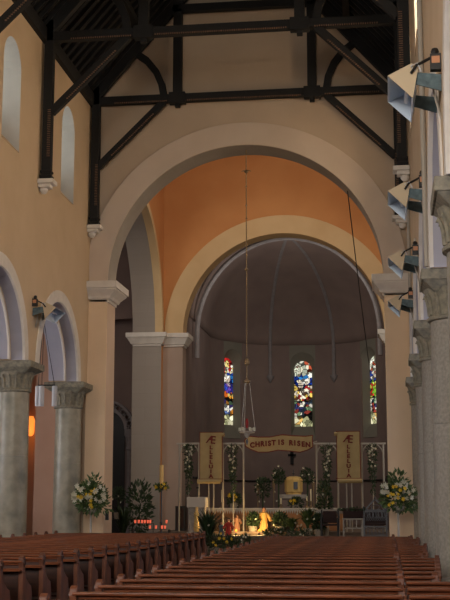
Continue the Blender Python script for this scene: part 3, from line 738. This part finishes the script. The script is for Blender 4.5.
def plant(name, label, px, pbase, ptop, pw, Y, seed, kind='leafy', flowers=0, fk='ws', zbase=None, cat='plant', leafm='leaf'):
    rnd = random.Random(seed); b0 = P(px, pbase, Y); t0 = P(px, ptop, Y); zb_ = b0.z if zbase is None else zbase; h = t0.z-zb_; r = pw/2*Y/1215
    t = thing(name, label, cat, (b0.x, Y, zb_))
    MB().lathe([(min(.16, r*.6), 0), (min(.2, r*.7), min(.28, h*.3))], n=12).build('pot', M['pot'], t, smooth=True)
    b = MB(); ls = max(.09, min(.22, r*.5))
    if kind == 'leafy':
        leafy(b, (0, 0, h*.6), r*.9, h*.40, 480, ls, rnd); b.tube([(0, 0, .1), (0, 0, h*.6)], .03, 6)
    elif kind == 'palm':
        blades(b, (0, 0, .15), 170, h*1.2, r*1.25, rnd, .034)
    elif kind == 'tall':
        leafy(b, (0, 0, h*.80), r*.9, min(h*.22, r*1.1), 260, ls*.8, rnd); b.tube([(0, 0, .1), (0, 0, h*.7)], .035, 6); blades(b, (0, 0, h*.6), 14, h*.4, r*.9, rnd, .015)
    elif kind == 'mound':
        leafy(b, (0, 0, h*.45), r, h*.45, 260, min(ls, .14), rnd)
    b.build('foliage', M[leafm], t)
    for q in range(flowers): bloom(t, fk, (rnd.uniform(-.8, .8)*r, -min(r, .3), h*rnd.uniform(.35, .98)), rnd)
    return t
FZ = .75
# tall greenery left of the crossing
plant('potted_plant', 'tall dark bushy plant behind the votive candle rack', 139, 545, 480, 28, 50, 21, zbase=.0, leafm='leaf')
plant('potted_palm', 'spiky dark green palm left of the votive candle rack', 123, 545, 506, 24, 47.6, 22, 'palm', zbase=0)
plant('flower_vase', 'small dark hanging flower spray beside the left chancel pier', 118, 520, 488, 14, 51, 23, 'tall', 3, zbase=1.2)

# ---------------------------------------------------------------- sanctuary furniture
YA = 50.0
# altar
a0, a1 = P(200, 508, YA), P(345, 508, YA)
zt = a0.z
t = thing('altar', 'long altar with white cloth and peach front behind the Easter garden', 'altar', ((a0.x+a1.x)/2, YA, FZ))
wA = a1.x-a0.x; hA = zt-FZ
MB().box(-wA/2+.1, wA/2-.1, .1, 1.0, 0, hA-.08).build('altar_front', M['peach'], t, bevel=.02)
MB().box(-wA/2, wA/2, 0, 1.1, hA-.08, hA).build('altar_top', M['cloth'], t, bevel=.02)
b = MB()
for i in range(60):
    x = -wA/2+wA*(i+.5)/60; b.prism([[(x-wA/120, hA-.08), (x+wA/120, hA-.08), (x, hA-.24)]], -.01, .01, XZ)
b.build('pleated_edging', M['cloth'], t)
# reredos shelf + tabernacle
q0, q1 = P(279, 494.5, 53), P(307, 494.5, 53)
t = thing('tabernacle_plinth', 'grey stone plinth carrying the gold tabernacle', 'plinth', ((q0.x+q1.x)/2, 53, FZ)); wq = q1.x-q0.x; hq = q0.z-FZ
MB().box(-wq/2+.08, wq/2-.08, 0, .7, 0, hq-.18).build('body', M['apse'], t); MB().box(-wq/2, wq/2, -.05, .75, hq-.18, hq).build('slab', M['marble'], t, bevel=.015)
q2, q3 = P(284, 494, 53), P(302, 477, 53)
t = thing('tabernacle', 'gold octagonal tabernacle on the grey stone plinth', 'tabernacle', ((q2.x+q3.x)/2, 53.35, FZ+hq)); wt = q3.x-q2.x; ht = q3.z-FZ-hq
MB().lathe([(wt*.42, 0), (wt*.42, .06), (wt*.5, .12), (wt*.5, ht*.85), (wt*.42, ht), (wt*.2, ht+.04)], n=8).build('casket', M['gold'], t)
MB().box(wt*.04, wt*.26, -wt*.5-.02, -wt*.4, ht*.3, ht*.72).build('door', M['silver'], t)
MB().lathe([(.03, 0), (.03, .1), (.07, .14), (.02, .2), (.015, .3)], n=8).build('finial', M['silver'], t, loc=(0, 0, ht+.03))
# small red votive wall figure behind
q = P(292, 455, 60); t = thing('wall_crucifix', 'small dark crucifix hanging on the apse wall below the centre banner', 'crucifix', (P(292, 458, 67.1).x, 67.05, P(292, 458, 67.1).z))
MB().box(-.09, .09, 0, .08, -.35, .35).build('upright', M['dark_wood'], t); MB().box(-.22, .22, 0, .06, .1, .22).build('arm', M['dark_wood'], t)
# candlesticks and tall plant stands flanking
def candlestick(px, pbase, ptop, Y, label, hc=.35, zb_=None, m='brass'):
    p0, p1 = P(px, pbase, Y), P(px, ptop, Y); z0 = p0.z if zb_ is None else zb_; h = p1.z-z0
    t = thing('candlestick', label, 'candlestick', (p0.x, Y, z0), 0, None)
    s = h-hc
    MB().lathe([(.10, 0), (.09, .04), (.03, .08), (.025, s*.3), (.05, s*.35), (.025, s*.4), (.025, s*.8), (.07, s*.95), (.08, s)], n=12).build('stick', M[m], t, smooth=True)
    MB().cyl((0, 0, s), .035, hc, 10).build('candle', M['candle'], t, smooth=True)
    return t
candlestick(222, 507.5, 490, 50.5, 'candlestick with white candle near the left end of the altar', .5, zt)
candlestick(281, 507.5, 498, 50.6, 'short candle on the altar left of the tabernacle', .25, zt)
candlestick(311, 507.5, 489, 50.5, 'white candle on the altar right of the tabernacle', .5, zt)
candlestick(307, 507.5, 496, 50.3, 'short brass candle on the altar right of the tabernacle', .2, zt)
for px, tp, lb in ((258, 478, 'slim brass stick left of the dark plant behind the altar'), (274, 474, 'slim brass candlestick between the two plants left of the tabernacle'), (314, 476, 'slim brass candlestick right of the tabernacle plants')):
    candlestick(px, 530, tp, 53.2, lb, .3, FZ)
plant('potted_plant', 'dark bushy plant behind the altar, left of the taller one', 263, 530, 477, 17, 53.2, 31, 'tall', 5, zbase=FZ)
plant('potted_plant', 'tall dark plant immediately left of the gold tabernacle', 279, 530, 463, 14, 51.8, 32, 'tall', 4, zbase=FZ)
plant('potted_plant', 'tall dark plant immediately right of the gold tabernacle', 308, 530, 463, 14, 52.4, 33, 'tall', 4, zbase=FZ)
plant('flower_vase', 'low cream flower posy on the altar beneath the tabernacle', 296, 507.5, 497, 13, 50.6, 34, 'mound', 6, 'y', zbase=zt, cat='flowers')
plant('flower_vase', 'low yellow flower posy near the left end of the altar', 234, 507.5, 491, 13, 50.6, 35, 'mound', 7, 'y', zbase=zt, cat='flowers')

# ---------------------------------------------------------------- white portal stands with swags
YS = 48.6
def stand(xa, xb, ytop, label, rodx, seed):
    """two white posts, curved corner brackets, top bar, swag of flowers on a thin rod"""
    pa, pb = P(xa, ytop, YS), P(xb, ytop, YS); x0 = (pa.x+pb.x)/2; w2 = (pb.x-pa.x)/2; h = pa.z-FZ
    t = thing('garland_stand', label, 'garland stand', (x0, YS, FZ))
    for s in (-1, 1):
        MB().cyl((s*w2, 0, 0), .038, h, 8).build('post', M['metalw'], t, smooth=True)
        MB().tube([(s*w2, 0, h-.42), (s*(w2-.07), 0, h-.22), (s*(w2-.2), 0, h-.08), (s*(w2-.36), 0, h-.03)], .03, 6).build('corner_bracket', M['metalw'], t, smooth=True)
    MB().box(-w2-.12, w2+.12, -.04, .04, h-.04, h+.03).build('top_bar', M['metalw'], t)
    MB().cyl((0, 0, 0), .02, h-.1, 6).build('rod', M['metalw'], t, smooth=True)
    rnd = random.Random(seed); s = thing('flower_swag', 'white flower and ivy swag on '+label, 'flower swag', (x0, YS-.12, FZ+h-.15))
    b = MB(); leafy(b, (0, 0, -.1), .24, .2, 110, .11, rnd, .12); leafy(b, (0, 0, -.75), .14, .65, 260, .12, rnd, .1, .9); leafy(b, (0, 0, -1.5), .08, .4, 60, .13, rnd, .08, 1)
    b.build('foliage', M['leaf'], s)
    for q in range(18): z = -1.25*rnd.random()**1.4; bloom(s, 'ws', (rnd.uniform(-.18, .18)*(1+z*.5), -.15, z+.08), rnd)
    return t
stand(179.5, 199, 443.5, 'white metal frame at the far left of the sanctuary', 189, 41)
stand(223, 243.5, 443.5, 'white metal frame right of the left scroll', 233, 42)
stand(316.5, 337.5, 443.5, 'white metal frame left of the right scroll', 324, 43)
stand(361.5, 383, 443.5, 'white metal frame behind the ornate chair', 372, 44)
# ---------------------------------------------------------------- banners
def text_mesh(txt, size, name, m, parent, loc, shear=0, bold=.006, sx=1):
    cu = bpy.data.curves.new(name, 'FONT'); cu.body = txt; cu.size = size; cu.align_x = 'CENTER'; cu.align_y = 'CENTER'; cu.extrude = .006; cu.offset = bold
    tmp = bpy.data.objects.new('tmp', cu); COL.objects.link(tmp); bpy.context.view_layer.update()
    me = bpy.data.meshes.new_from_object(tmp.evaluated_get(bpy.context.evaluated_depsgraph_get())); bpy.data.objects.remove(tmp)
    me.materials.clear(); me.materials.append(m)
    o = bpy.data.objects.new(name, me); COL.objects.link(o); o.parent = parent; o.location = loc; o.rotation_euler = (PI/2, shear, 0); o.scale = (sx, 1, 1); return o
def scroll(xa, xb, ya, yb, label, left):
    YB = 47.9
    p0, p1 = P(xa, yb, YB), P(xb, ya, YB); w_, h = p1.x-p0.x, p1.z-p0.z
    t = thing('scroll_banner', label, 'banner', ((p0.x+p1.x)/2, YB, p0.z), 0, 'vertical scroll banners')
    sgn = 1 if left else -1
    MB().box(-w_/2, w_/2, 0, .03, .1, h).build('sheet', M['parch'], t, bevel=.01)
    b = MB(); e = .025
    b.box(-w_/2-e, -w_/2, -.004, .034, .1, h).box(w_/2, w_/2+e, -.004, .034, .1, h).box(-w_/2-e, w_/2+e, -.004, .034, h, h+e)
    b.box(-w_/2-.06*1, w_/2+.06, -.06, -.052, .205, .225).build('border', M['maroon'], t)
    MB().cyl((-w_/2-.1*(1 if left else -.3), -.04, .12), .09, w_-.06+.1, 14, (1, 0, 0)).build('bottom_roll', M['parch'], t, smooth=True)
    MB().cyl((sgn*w_/2+sgn*.0, -.02, h-.08), .07, .1, 12, (sgn, 0, 0)).build('top_curl', M['parch'], t, smooth=True)
    MB().cyl((sgn*w_/2+sgn*.1, -.02, h-.08), .03, .012, 12, (sgn, 0, 0)).build('curl_eye', M['maroon'], t, smooth=True)
    text_mesh('\u00c6', .44, 'letter', M['maroon'], t, (0, -.02, h-.3), .12)
    zs = h-.6; dz = (zs-.32)/6
    for i, ch in enumerate('LLELUIA'): text_mesh(ch, .2, 'letter', M['maroon'], t, (0, -.02, zs-i*dz), 0, .009, 1.25)
    for s in (-.1, .1):
        MB().cyl((s, .06, -(p0.z-FZ)), .028, p0.z-FZ+.4, 8).build('support_pole', M['metalw'], t, smooth=True)
    return t
scroll(200, 222, 432.5, 484.5, 'tall cream scroll banner reading Alleluia left of the hanging lamp', True)
scroll(337.5, 359.5, 431.5, 484, 'tall cream scroll banner reading Alleluia at the right of the sanctuary', False)
YB = 48.3
t = thing('hanging_banner', 'wide wavy cream banner reading Christ is Risen above the altar', 'banner', (P(279, 444, YB).x, YB, P(279, 444, YB).z))
s = YB/1213.0
topl = [(244, 440), (248, 435.8), (258, 437), (270, 437), (282, 434.8), (296, 436), (306, 436.5), (313, 435.5), (312.5, 440)]
botl = [(313, 447), (308, 450), (300, 452.3), (290, 451), (278, 450), (268, 452), (258, 452), (250, 449), (245, 446)]
poly = [((x-279)*s, (444-y)*s) for x, y in topl+botl]
def fine(pl): return pl
MB().prism([poly], 0, .03, XZ).build('sheet', M['parch'], t)
b = MB(); k = len(poly)
for i in range(k): b.tube([(poly[i][0], .01, poly[i][1]), (poly[(i+1) % k][0], .01, poly[(i+1) % k][1])], .022, 5)
b.build('border', M['maroon'], t)
for ch, x, y in zip('CHRISTISRISEN', (251.9, 257.3, 262.2, 265.9, 269.4, 273.6, 279, 282.7, 291, 295, 299, 303.3, 308.2), (444.8, 444, 443.6, 443.4, 443.2, 442.6, 442.2, 442.2, 442.8, 443, 443.5, 444.2, 444.8)):
    text_mesh(ch, .28, 'letter', M['maroon'], t, ((x-279)*s, -.012, (443.7-y)*s), 0, .014, .95)
for x, x2 in ((244.5, 243.5), (313, 316.5)): MB().tube([((x-279)*s, .02, .05), ((x2-279)*s, .3, .12)], .015, 5).build('tie_cord', M['metalw'], t)

# ---------------------------------------------------------------- ambo (lectern) at left
p0, p1 = P(187, 497, 47.2), P(206, 507.5, 47.2); wl = p1.x-p0.x; Zt = p0.z; Zm = p1.z
t = thing('lectern', 'white marble lectern with gilded figure panel at the left', 'lectern', ((p0.x+p1.x)/2, 47.2, .62))
MB().box(-wl/2, wl/2, -.1, .55, Zm-.62, Zt-.62).build('desk', M['cloth'], t, bevel=.02)
MB().box(-wl/2+.06, wl/2-.06, 0, .5, 0, Zm-.62).build('body', M['marble'], t, bevel=.02)
MB().box(-wl/2+.0, wl/2-.0, -.05, .53, 0, .12).build('base', M['marble'], t, bevel=.01)
for s_ in (-1, 1): MB().cyl((s_*(wl/2-.08), -.02, .12), .035, Zm-.74, 8).build('side_column', M['marble'], t, smooth=True)
MB().lathe([(.09, 0), (.13, .1), (.09, .45), (.11, .7), (.05, .82), (.06, .88), (.05, .96)], n=12).build('gilded_figure', M['gold'], t, smooth=True, loc=(.02, -.06, .14))
MB().box(-.02, .02, .2, .24, Zt-.62, Zt-.32).sphere((0, .22, Zt-.26), .05, 8).build('microphone', M['black'], t)
# dark cabinet left of it
p0 = P(180, 520, 49.5); MBc = MB().box(-.2, .2, 0, .5, 0, 1.0).build('body', M['black'], thing('loudspeaker_cabinet', 'dark loudspeaker cabinet behind the lectern on its left', 'loudspeaker', (p0.x, 49.5, FZ-.13+.13)), bevel=.01)
MB().box(-.15, .15, -.01, 0, .1, .9).build('grille', M['seatdark'], MBc.parent)

# ---------------------------------------------------------------- paschal candle
pb = P(161, 540, 44.6); pt_ = P(161, 465, 44.6); pm = P(161, 487, 44.6)
t = thing('paschal_candle', 'tall paschal candle with flower wreath on an ornate stand, left of the lectern', 'candle', (pb.x, 44.6, 0))
hs = pm.z
MB().lathe([(.22, 0), (.2, .05), (.06, .12), (.03, .3), (.06, .34), (.03, .38), (.03, .7), (.06, .75), (.03, .8), (.028, 1.1), (.055, 1.14), (.03, 1.18), (.03, hs-.12), (.1, hs-.04), (.12, hs)], n=14).build('stand', M['silver'], t, smooth=True)
MB().cyl((0, 0, hs), .075, pt_.z-hs, 14).build('wax_candle', M['candle_y'], t, smooth=True)
rnd = random.Random(5); b = MB(); leafy(b, (0, 0, hs), .22, .1, 110, .14, rnd); w_ = b.build('wreath', M['leaf2'], t)
for q in range(9): a = rnd.uniform(0, 2*PI); bloom(t, 'y', (.2*math.cos(a), -.12-.1*abs(math.sin(a)), hs+rnd.uniform(-.05, .1)), rnd)
# votive rack
YV = 44.0
v0, v1 = P(132, 530, YV), P(169, 530, YV)
t = thing('votive_candle_rack', 'dark iron votive stand with tiers below the lit red candles', 'candle rack', ((v0.x+v1.x)/2, YV, 0)); wv = v1.x-v0.x
z1, z2 = P(150, 522.5, YV).z, P(150, 528, YV).z
MB().box(-wv/2, wv/2-.6, .1, .18, z1-.045, z1-.03).box(-wv/2, wv/2, -.08, .04, z2-.045, z2-.03).build('shelf', M['metal_dark'], t)
for s_ in (-1, 1): MB().box(s_*wv/2-.02, s_*wv/2+.02, -.1, .2, 0, z2-.05).build('leg', M['metal_dark'], t)
MB().box(-wv/2, wv/2, .04, .06, z2-.2, z2-.17).box(-wv/2, -wv/2+.02, .1, .12, z2-.2, z1-.03).box(wv/2-.62, wv/2-.6, .1, .12, z2-.2, z1-.03).build('rail', M['metal_dark'], t)
me = None
vot = [(134.5, 521), (138, 521.5), (141.3, 521.5), (144, 521.5), (147, 521.8), (149.5, 521.5)]+[(150, 526), (156, 526.3), (162, 526.3), (165, 526.3), (166.5, 523.5)]
for i, (x, y) in enumerate(vot):
    up = i < 6; p = P(x, y, YV)
    zz = ((z1-.03) if up or i == 10 else (z2-.03))
    if me is None:
        b = MB(); b.lathe([(.025, 0), (.036, .03), (.04, .11), (.036, .12)], n=10); o = b.build('votive_candle', M['votive'], smooth=True); me = o
    else: o = me.copy(); COL.objects.link(o)
    o.location = (p.x, YV+(.14 if up else 0), zz)
    tag(o, 'lit red votive candle, '+['leftmost', 'second from the left', 'third from the left', 'third from the right', 'second from the right', 'rightmost', 'leftmost', 'second from the left', 'third from the left', 'second from the right', 'rightmost'][i]+(' on the upper tier of the stand' if up else ' on the lower tier of the stand'), 'votive candle', 'votive candles on the upper tier' if up else 'votive candles on the lower tier')

# ---------------------------------------------------------------- chairs at the right
def tx(px, Y): return P(px, 520, Y).x
# plain dark chair
def chair(px, w, Y, label, hb, m='seatdark', frame='metal_dark'):
    t = thing('sanctuary_chair', label, 'chair', (tx(px, Y), Y, .62))
    MB().box(-w/2, w/2, -.5, 0, .40, .47).build('seat', M[m], t, bevel=.02)
    MB().box(-w/2+.04, w/2-.04, -.03, .04, .5, hb).build('backrest', M[m], t, bevel=.03)
    for sx in (-1, 1):
        MB().box(sx*w/2-.03, sx*w/2+.03, -.5, -.44, 0, .66).build('leg', M[frame], t)
        MB().box(sx*w/2-.03, sx*w/2+.03, -.03, .04, 0, hb+.04).build('leg', M[frame], t)
        MB().box(sx*w/2-.035, sx*w/2+.035, -.52, 0, .66, .71).build('armrest', M[frame], t, bevel=.01)
    return t
chair(330, .62, 46.3, 'dark upholstered armchair left of the low white-legged table', .95)
t = thing('credence_table', 'low white-legged table with dark cover between the two chairs', 'table', (tx(353.5, 46.5), 46.5, .62))
MB().box(-.42, .42, -.45, .2, .62, .67).build('tabletop', M['metalw'], t, bevel=.01)
MB().box(-.38, .38, -.4, .15, .67, 1.05).build('cover', M['seatdark'], t, bevel=.05)
for sx in (-1, 1):
    for y in (-.4, .14): MB().box(sx*.36-.03, sx*.36+.03, y, y+.06, 0, .62).build('leg', M['metalw'], t)
for sx in (-.12, .12): MB().box(sx-.02, sx+.02, -.4, -.37, .3, .62).build('baluster', M['metalw'], t)
MB().box(-.36, .36, -.4, -.36, .28, .33).build('stretcher', M['metalw'], t)
plant('potted_plant', 'dark foliage arrangement with reddish flowers on the low white table', 353, 522, 513, 26, 46.4, 51, 'mound', 0, zbase=1.67)
# ornate gabled chair
t = thing('presider_chair', 'ornate silver-grey carved chair with pointed gable back at the right', 'chair', (tx(375.5, 46.2), 46.2, .62)); w2 = .42
gz = P(375, 499, 46.2).z-.62; sh = P(375, 511, 46.2).z-.62
for sx in (-1, 1):
    MB().box(sx*w2-.035, sx*w2+.035, 0, .06, 0, sh+.08).sphere((sx*w2, .03, sh+.13), .05, 8).build('back_post', M['silver'], t)
    MB().box(sx*w2-.03, sx*w2+.03, -.52, -.46, 0, .72).build('leg', M['silver'], t)
    MB().box(sx*w2-.04, sx*w2+.04, -.54, 0, .72, .77).build('armrest', M['silver'], t, bevel=.01)
b = MB(); b.beam((-w2, .03, sh), (0, .03, gz), .06, .06).beam((w2, .03, sh), (0, .03, gz), .06, .06).box(-w2, w2, 0, .06, sh-.04, sh+.02).sphere((0, .03, gz+.03), .05, 8).build('gable', M['silver'], t)
b = MB()
for i in range(5):
    x = -w2+2*w2*(i+.5)/5; b.prism([ringpts(x, .86, .05, .075, 10, .16)], .01, .05, XZ)
for i in range(10):
    x = -w2+.06+.085*i; b.beam((x, .03, .58), (x+.09, .03, .70), .03, .02).beam((x+.09, .03, .58), (x, .03, .70), .03, .02)
b.tube([(.16*math.cos(a), .03, sh+.13+.1*math.sin(a)) for a in [2*PI*i/16 for i in range(17)]], .018, 5)
for i in range(7): b.tube([(-.33+.11*i, .03, sh-.05), (-.30+.11*i, .03, sh-.22), (-.33+.11*i, .03, 1.0)], .013, 5)
b.box(-w2, w2, .005, .055, .70, .73).box(-w2, w2, .005, .055, .96, 1.0)
b.build('tracery', M['silver'], t)
MB().box(-w2+.04, w2-.04, .04, .07, .5, sh-.02).build('back_panel', M['seatdark'], t)
MB().box(-w2, w2, -.52, 0, .42, .5).build('seat', M['seatdark'], t, bevel=.02)
b = MB()
for i in range(6): b.prism([ringpts(-w2+2*w2*(i+.5)/6, .26, .035, .06, 8, .18)], -.5, -.47, XZ)
b.box(-w2, w2, -.5, -.47, .34, .40).box(-w2, w2, -.5, -.47, .04, .08); b.build('apron', M['silver'], t)
# pale altar rail at the right
r0, r1 = P(316, 511, 47.3), P(362, 511, 47.3)
t = thing('altar_rail', 'pale horizontal rail on posts behind the sanctuary chairs', 'rail', ((r0.x+r1.x)/2, 47.3, .62)); wr = r1.x-r0.x; hr = r0.z-.62
MB().box(-wr/2, wr/2, -.04, .04, hr-.1, hr+.06).build('handrail', M['marble'], t, bevel=.01)
for x in (-wr/2+.03, 0, wr/2-.03): MB().box(x-.03, x+.03, -.03, .03, 0, hr-.1).build('post', M['marble'], t)

# ---------------------------------------------------------------- Easter garden before the altar
def figure(name, label, px, pbase, ptop, Y, m, arms=True, zb_=None):
    p0, p1 = P(px, pbase, Y), P(px, ptop, Y); z0 = p0.z if zb_ is None else zb_; h = p1.z-z0
    t = thing(name, label, 'statue', (p0.x, Y, z0))
    k = h/1.0
    body = MB().lathe([(.17*k, 0), (.18*k, .05*k), (.14*k, .3*k), (.12*k, .52*k), (.15*k, .70*k), (.15*k, .78*k), (.09*k, .83*k), (.045*k, .86*k)], n=18)
    for i in range(18):
        a = 2*PI*i/18
        if i % 2: body.tube([(.175*k*math.cos(a), .175*k*math.sin(a), .01), (.125*k*math.cos(a), .125*k*math.sin(a), .5*k)], .018*k, 5)
    body.build('robe', M[m], t, smooth=True)
    h_ = MB(); h_.sphere((0, -.01, .915*k), .068*k, 14, 1.2); h_.sphere((0, -.075*k, .915*k), .014*k, 6); h_.cyl((0, 0, .82*k), .035*k, .06*k, 10); h_.build('head', M['skin'], t, smooth=True)
    MB().lathe([(.072*k, -.06*k), (.085*k, .0), (.07*k, .06*k), (.02*k, .09*k)], (0, .025*k, .92*k), 12).build('hair', M['rock'], t, smooth=True)
    if arms:
        for s_ in (-1, 1):
            MB().tube([(s_*.12*k, 0, .76*k), (s_*.22*k, -.03, .6*k), (s_*.27*k, -.12*k, .52*k)], .055*k, 8, .075*k).build('sleeve', M[m], t, smooth=True)
            hd = MB().sphere((s_*.28*k, -.16*k, .53*k), .03*k, 8)
            for f in range(4): hd.tube([(s_*(.265+.012*f)*k, -.17*k, .53*k), (s_*(.262+.016*f)*k, -.215*k, (.545-.004*f)*k)], .008*k, 5)
            hd.tube([(s_*.262*k, -.165*k, .545*k), (s_*.235*k, -.19*k, .57*k)], .009*k, 5)
            hd.build('hand', M['skin'], t, smooth=True)
    return t
figure('statue', 'gold-robed standing statue of a figure glowing before the altar', 264, 534, 507.5, 48.6, 'goldfig')
figure('statue', 'small red-robed kneeling figure in the Easter garden', 228.5, 538, 519, 46.9, 'redcloth', True)
figure('statue', 'small blue-grey robed figure beside the red one', 221.5, 540, 522, 46.9, 'bluecloth', False)
figure('statue', 'small pale figure beside the rocks of the Easter garden', 237, 532, 515, 48.8, 'skin', True)
b = MB(); rnd = random.Random(9)
for i in range(9):
    x = P(214+9*i+rnd.uniform(-3, 3), 535, 48.8).x; r = rnd.uniform(.25, .4)
    o = MB().sphere((0, 0, r*.55), r, 9, rnd.uniform(.7, 1.2)); 
    o.v = [(a*rnd.uniform(.85, 1.15), b_*rnd.uniform(.8, 1.1), max(0, c)*rnd.uniform(.85, 1.15)) for a, b_, c in o.v]
    q = o.build('rock', M['rock'], loc=(x, 49.0+rnd.uniform(-.2, .2), FZ)); tag(q, 'brown garden rock before the altar, '+['leftmost of all', 'second from the left', 'third from the left', 'fourth from the left', 'in the middle of the row', 'fourth from the right', 'third from the right', 'second from the right', 'rightmost of all'][i], 'rock', 'rocks of the Easter garden')
gl = [(208, 547, 510, 40, 44.9, 'palm', 'large dark spiky plant in front of the lectern'), (214, 545, 532, 22, 44.5, 'mound', 'low dark plant at the foot of the large spiky one'),
      (228, 548, 534, 18, 44.6, 'mound', 'low green plant with pale blooms at the red figure'), (244, 545, 533, 18, 44.8, 'mound', 'dark mound plant left of the gold statue'),
      (253, 534, 513, 13, 48.4, 'leafy', 'dark green bush left of the gold statue'), (280, 534, 513, 14, 48.4, 'leafy', 'dark green bush right of the gold statue'),
      (292, 540, 520, 22, 47.4, 'palm', 'spiky green plant right of the gold statue'), (308, 540, 509, 26, 47.2, 'palm', 'broad pale-leaved spiky plant before the right altar end'),
      (300, 545, 524, 30, 46.6, 'mound', 'low reddish-brown plant mound right of the statue'), (274, 545, 529, 22, 47.2, 'mound', 'low dark plant mound before the gold statue'),
      (319, 540, 514, 14, 46.9, 'leafy', 'slim dark plant left of the dark armchair'), (324, 500, 480, 16, 47.6, 'leafy', 'dark plant at the foot of the right flower swag'), (203, 545, 538, 14, 44.0, 'palm', 'small plant in a white pot before the lectern')]
for i, (px, pb_, pt2, pw, Y, kd, lb) in enumerate(gl):
    plant('garden_plant' if i != 11 else 'potted_plant', lb, px, pb_, pt2, pw, Y, 60+i, kd, (4 if i in (1, 2) else 6) if kd == 'mound' else (6 if i == 7 else 1), 'y' if i in (1, 2) else 'ws', zbase=(.75 if Y > 47.8 else .62 if Y > 46.6 else 0), leafm='leaf' if i not in (6, 7) else 'leaf2')
# warm garden spotlights among the plants
def lantern(px, py, Y, pw, label):
    p = P(px, py, Y); t = thing('garden_lamp', label, 'lamp', (p.x, Y, .62))
    hh = p.z-.62
    MB().cyl((0, 0, 0), .03, hh-.06, 8).build('stem', M['metal_dark'], t); MB().lathe([(.03, -.04), (.05, 0), (.04, .05)], n=10).build('bulb', M['lamp_amber'], t, smooth=True, loc=(0, 0, hh))
    l = bpy.data.lights.new('garden_lamp_light', 'POINT'); l.energy = pw; l.color = (1, .66, .26); l.shadow_soft_size = .08
    o = bpy.data.objects.new('garden_lamp_light', l); COL.objects.link(o); o.location = (p.x, Y-.05, p.z+.22)
lantern(236, 531, 47.4, 55, 'small amber lamp glowing low in the garden left of the statue')
lantern(259, 531, 47.7, 48, 'small amber lamp at the foot of the gold statue')

# ---------------------------------------------------------------- hanging sanctuary lamp and rope
hx = P(247, 430, 42.35)
t = thing('sanctuary_lamp', 'brass sanctuary lamp with red glass hanging on a long chain from the chancel arch', 'hanging lamp', (hx.x, 42.35, 0))
ztop = ZS1+math.sqrt(R1**2-(hx.x-CA)**2)
z_ = lambda y: P(247, y, 42.35).z
b = MB(); b.tube([(0, 0, z_(356)), (0, 0, ztop)], .02, 6)
zz = z_(356)
while zz < ztop: b.sphere((0, 0, zz), .026, 6); zz += .16
b.build('chain', M['brass'], t)
b = MB()
for y, r in ((171, .1), (186, .05), (205, .05), (218, .05), (255, .05), (269, .09), (289, .05), (330, .04)): b.lathe([(.01, -r), (r*.9, -.3*r), (r*.5, .2*r), (.01, r)], (0, 0, z_(y)), 10)
for k in range(4): a = k*PI/2; b.tube([(0, 0, z_(171)), (.1*math.cos(a), .1*math.sin(a), z_(171)+.03), (.17*math.cos(a), .17*math.sin(a), z_(171)-.02)], .018, 5)
b.build('chain_ornament', M['brass'], t)
b = MB().lathe([(.03, z_(366)), (.1, z_(364)), (.1, z_(361)), (.03, z_(358))], n=12).lathe([(.02, z_(384)), (.13, z_(382)), (.13, z_(381)), (.02, z_(379))], n=12).cyl((0, 0, z_(382)), .02, z_(364)-z_(382), 8); b.build('canopy', M['brass'], t, smooth=True)
for k in range(3):
    a = 2*PI*k/3+.3; MB().tube([(.1*math.cos(a), .1*math.sin(a), z_(383)), (.19*math.cos(a), .19*math.sin(a), z_(405)), (.30*math.cos(a), .30*math.sin(a), z_(431))], .014, 5).build('side_chain', M['metalw'], t)
MB().lathe([(.03, z_(438)), (.08, z_(436)), (.1, z_(433.5)), (.27, z_(433)), (.28, z_(431.8)), (.1, z_(431))], n=20).build('lamp_bowl', M['metalw'], t, smooth=True)
MB().lathe([(.03, z_(428)), (.05, z_(426)), (.06, z_(422)), (.03, z_(418.5))], n=14).build('red_glass', M['red'], t, smooth=True)
for k in range(6):
    a = 2*PI*k/6; MB().lathe([(.035, 0), (.045, .05), (.04, .12)], n=8).build('glass_cup', M['petal'], t, smooth=True, loc=(.26*math.cos(a), .26*math.sin(a), z_(431)))
MB().lathe([(.01, z_(445)), (.05, z_(441)), (.02, z_(439))], n=8).build('pendant_drop', M['silver'], t, smooth=True)
pa = Vector((P(347.5, 192, 42.3).x, 42.3, 0)); pa.z = ZS1+math.sqrt(R1**2-(pa.x-CA)**2); pb_ = P(370, 372, 62.0)
tag(MB().tube([pa, pa.lerp(pb_, .5)+Vector((0, 0, -.15)), pb_], .02, 6).build('rope', M['metal_dark']), 'thin dark rope slanting from the chancel arch to the right apse window', 'rope')
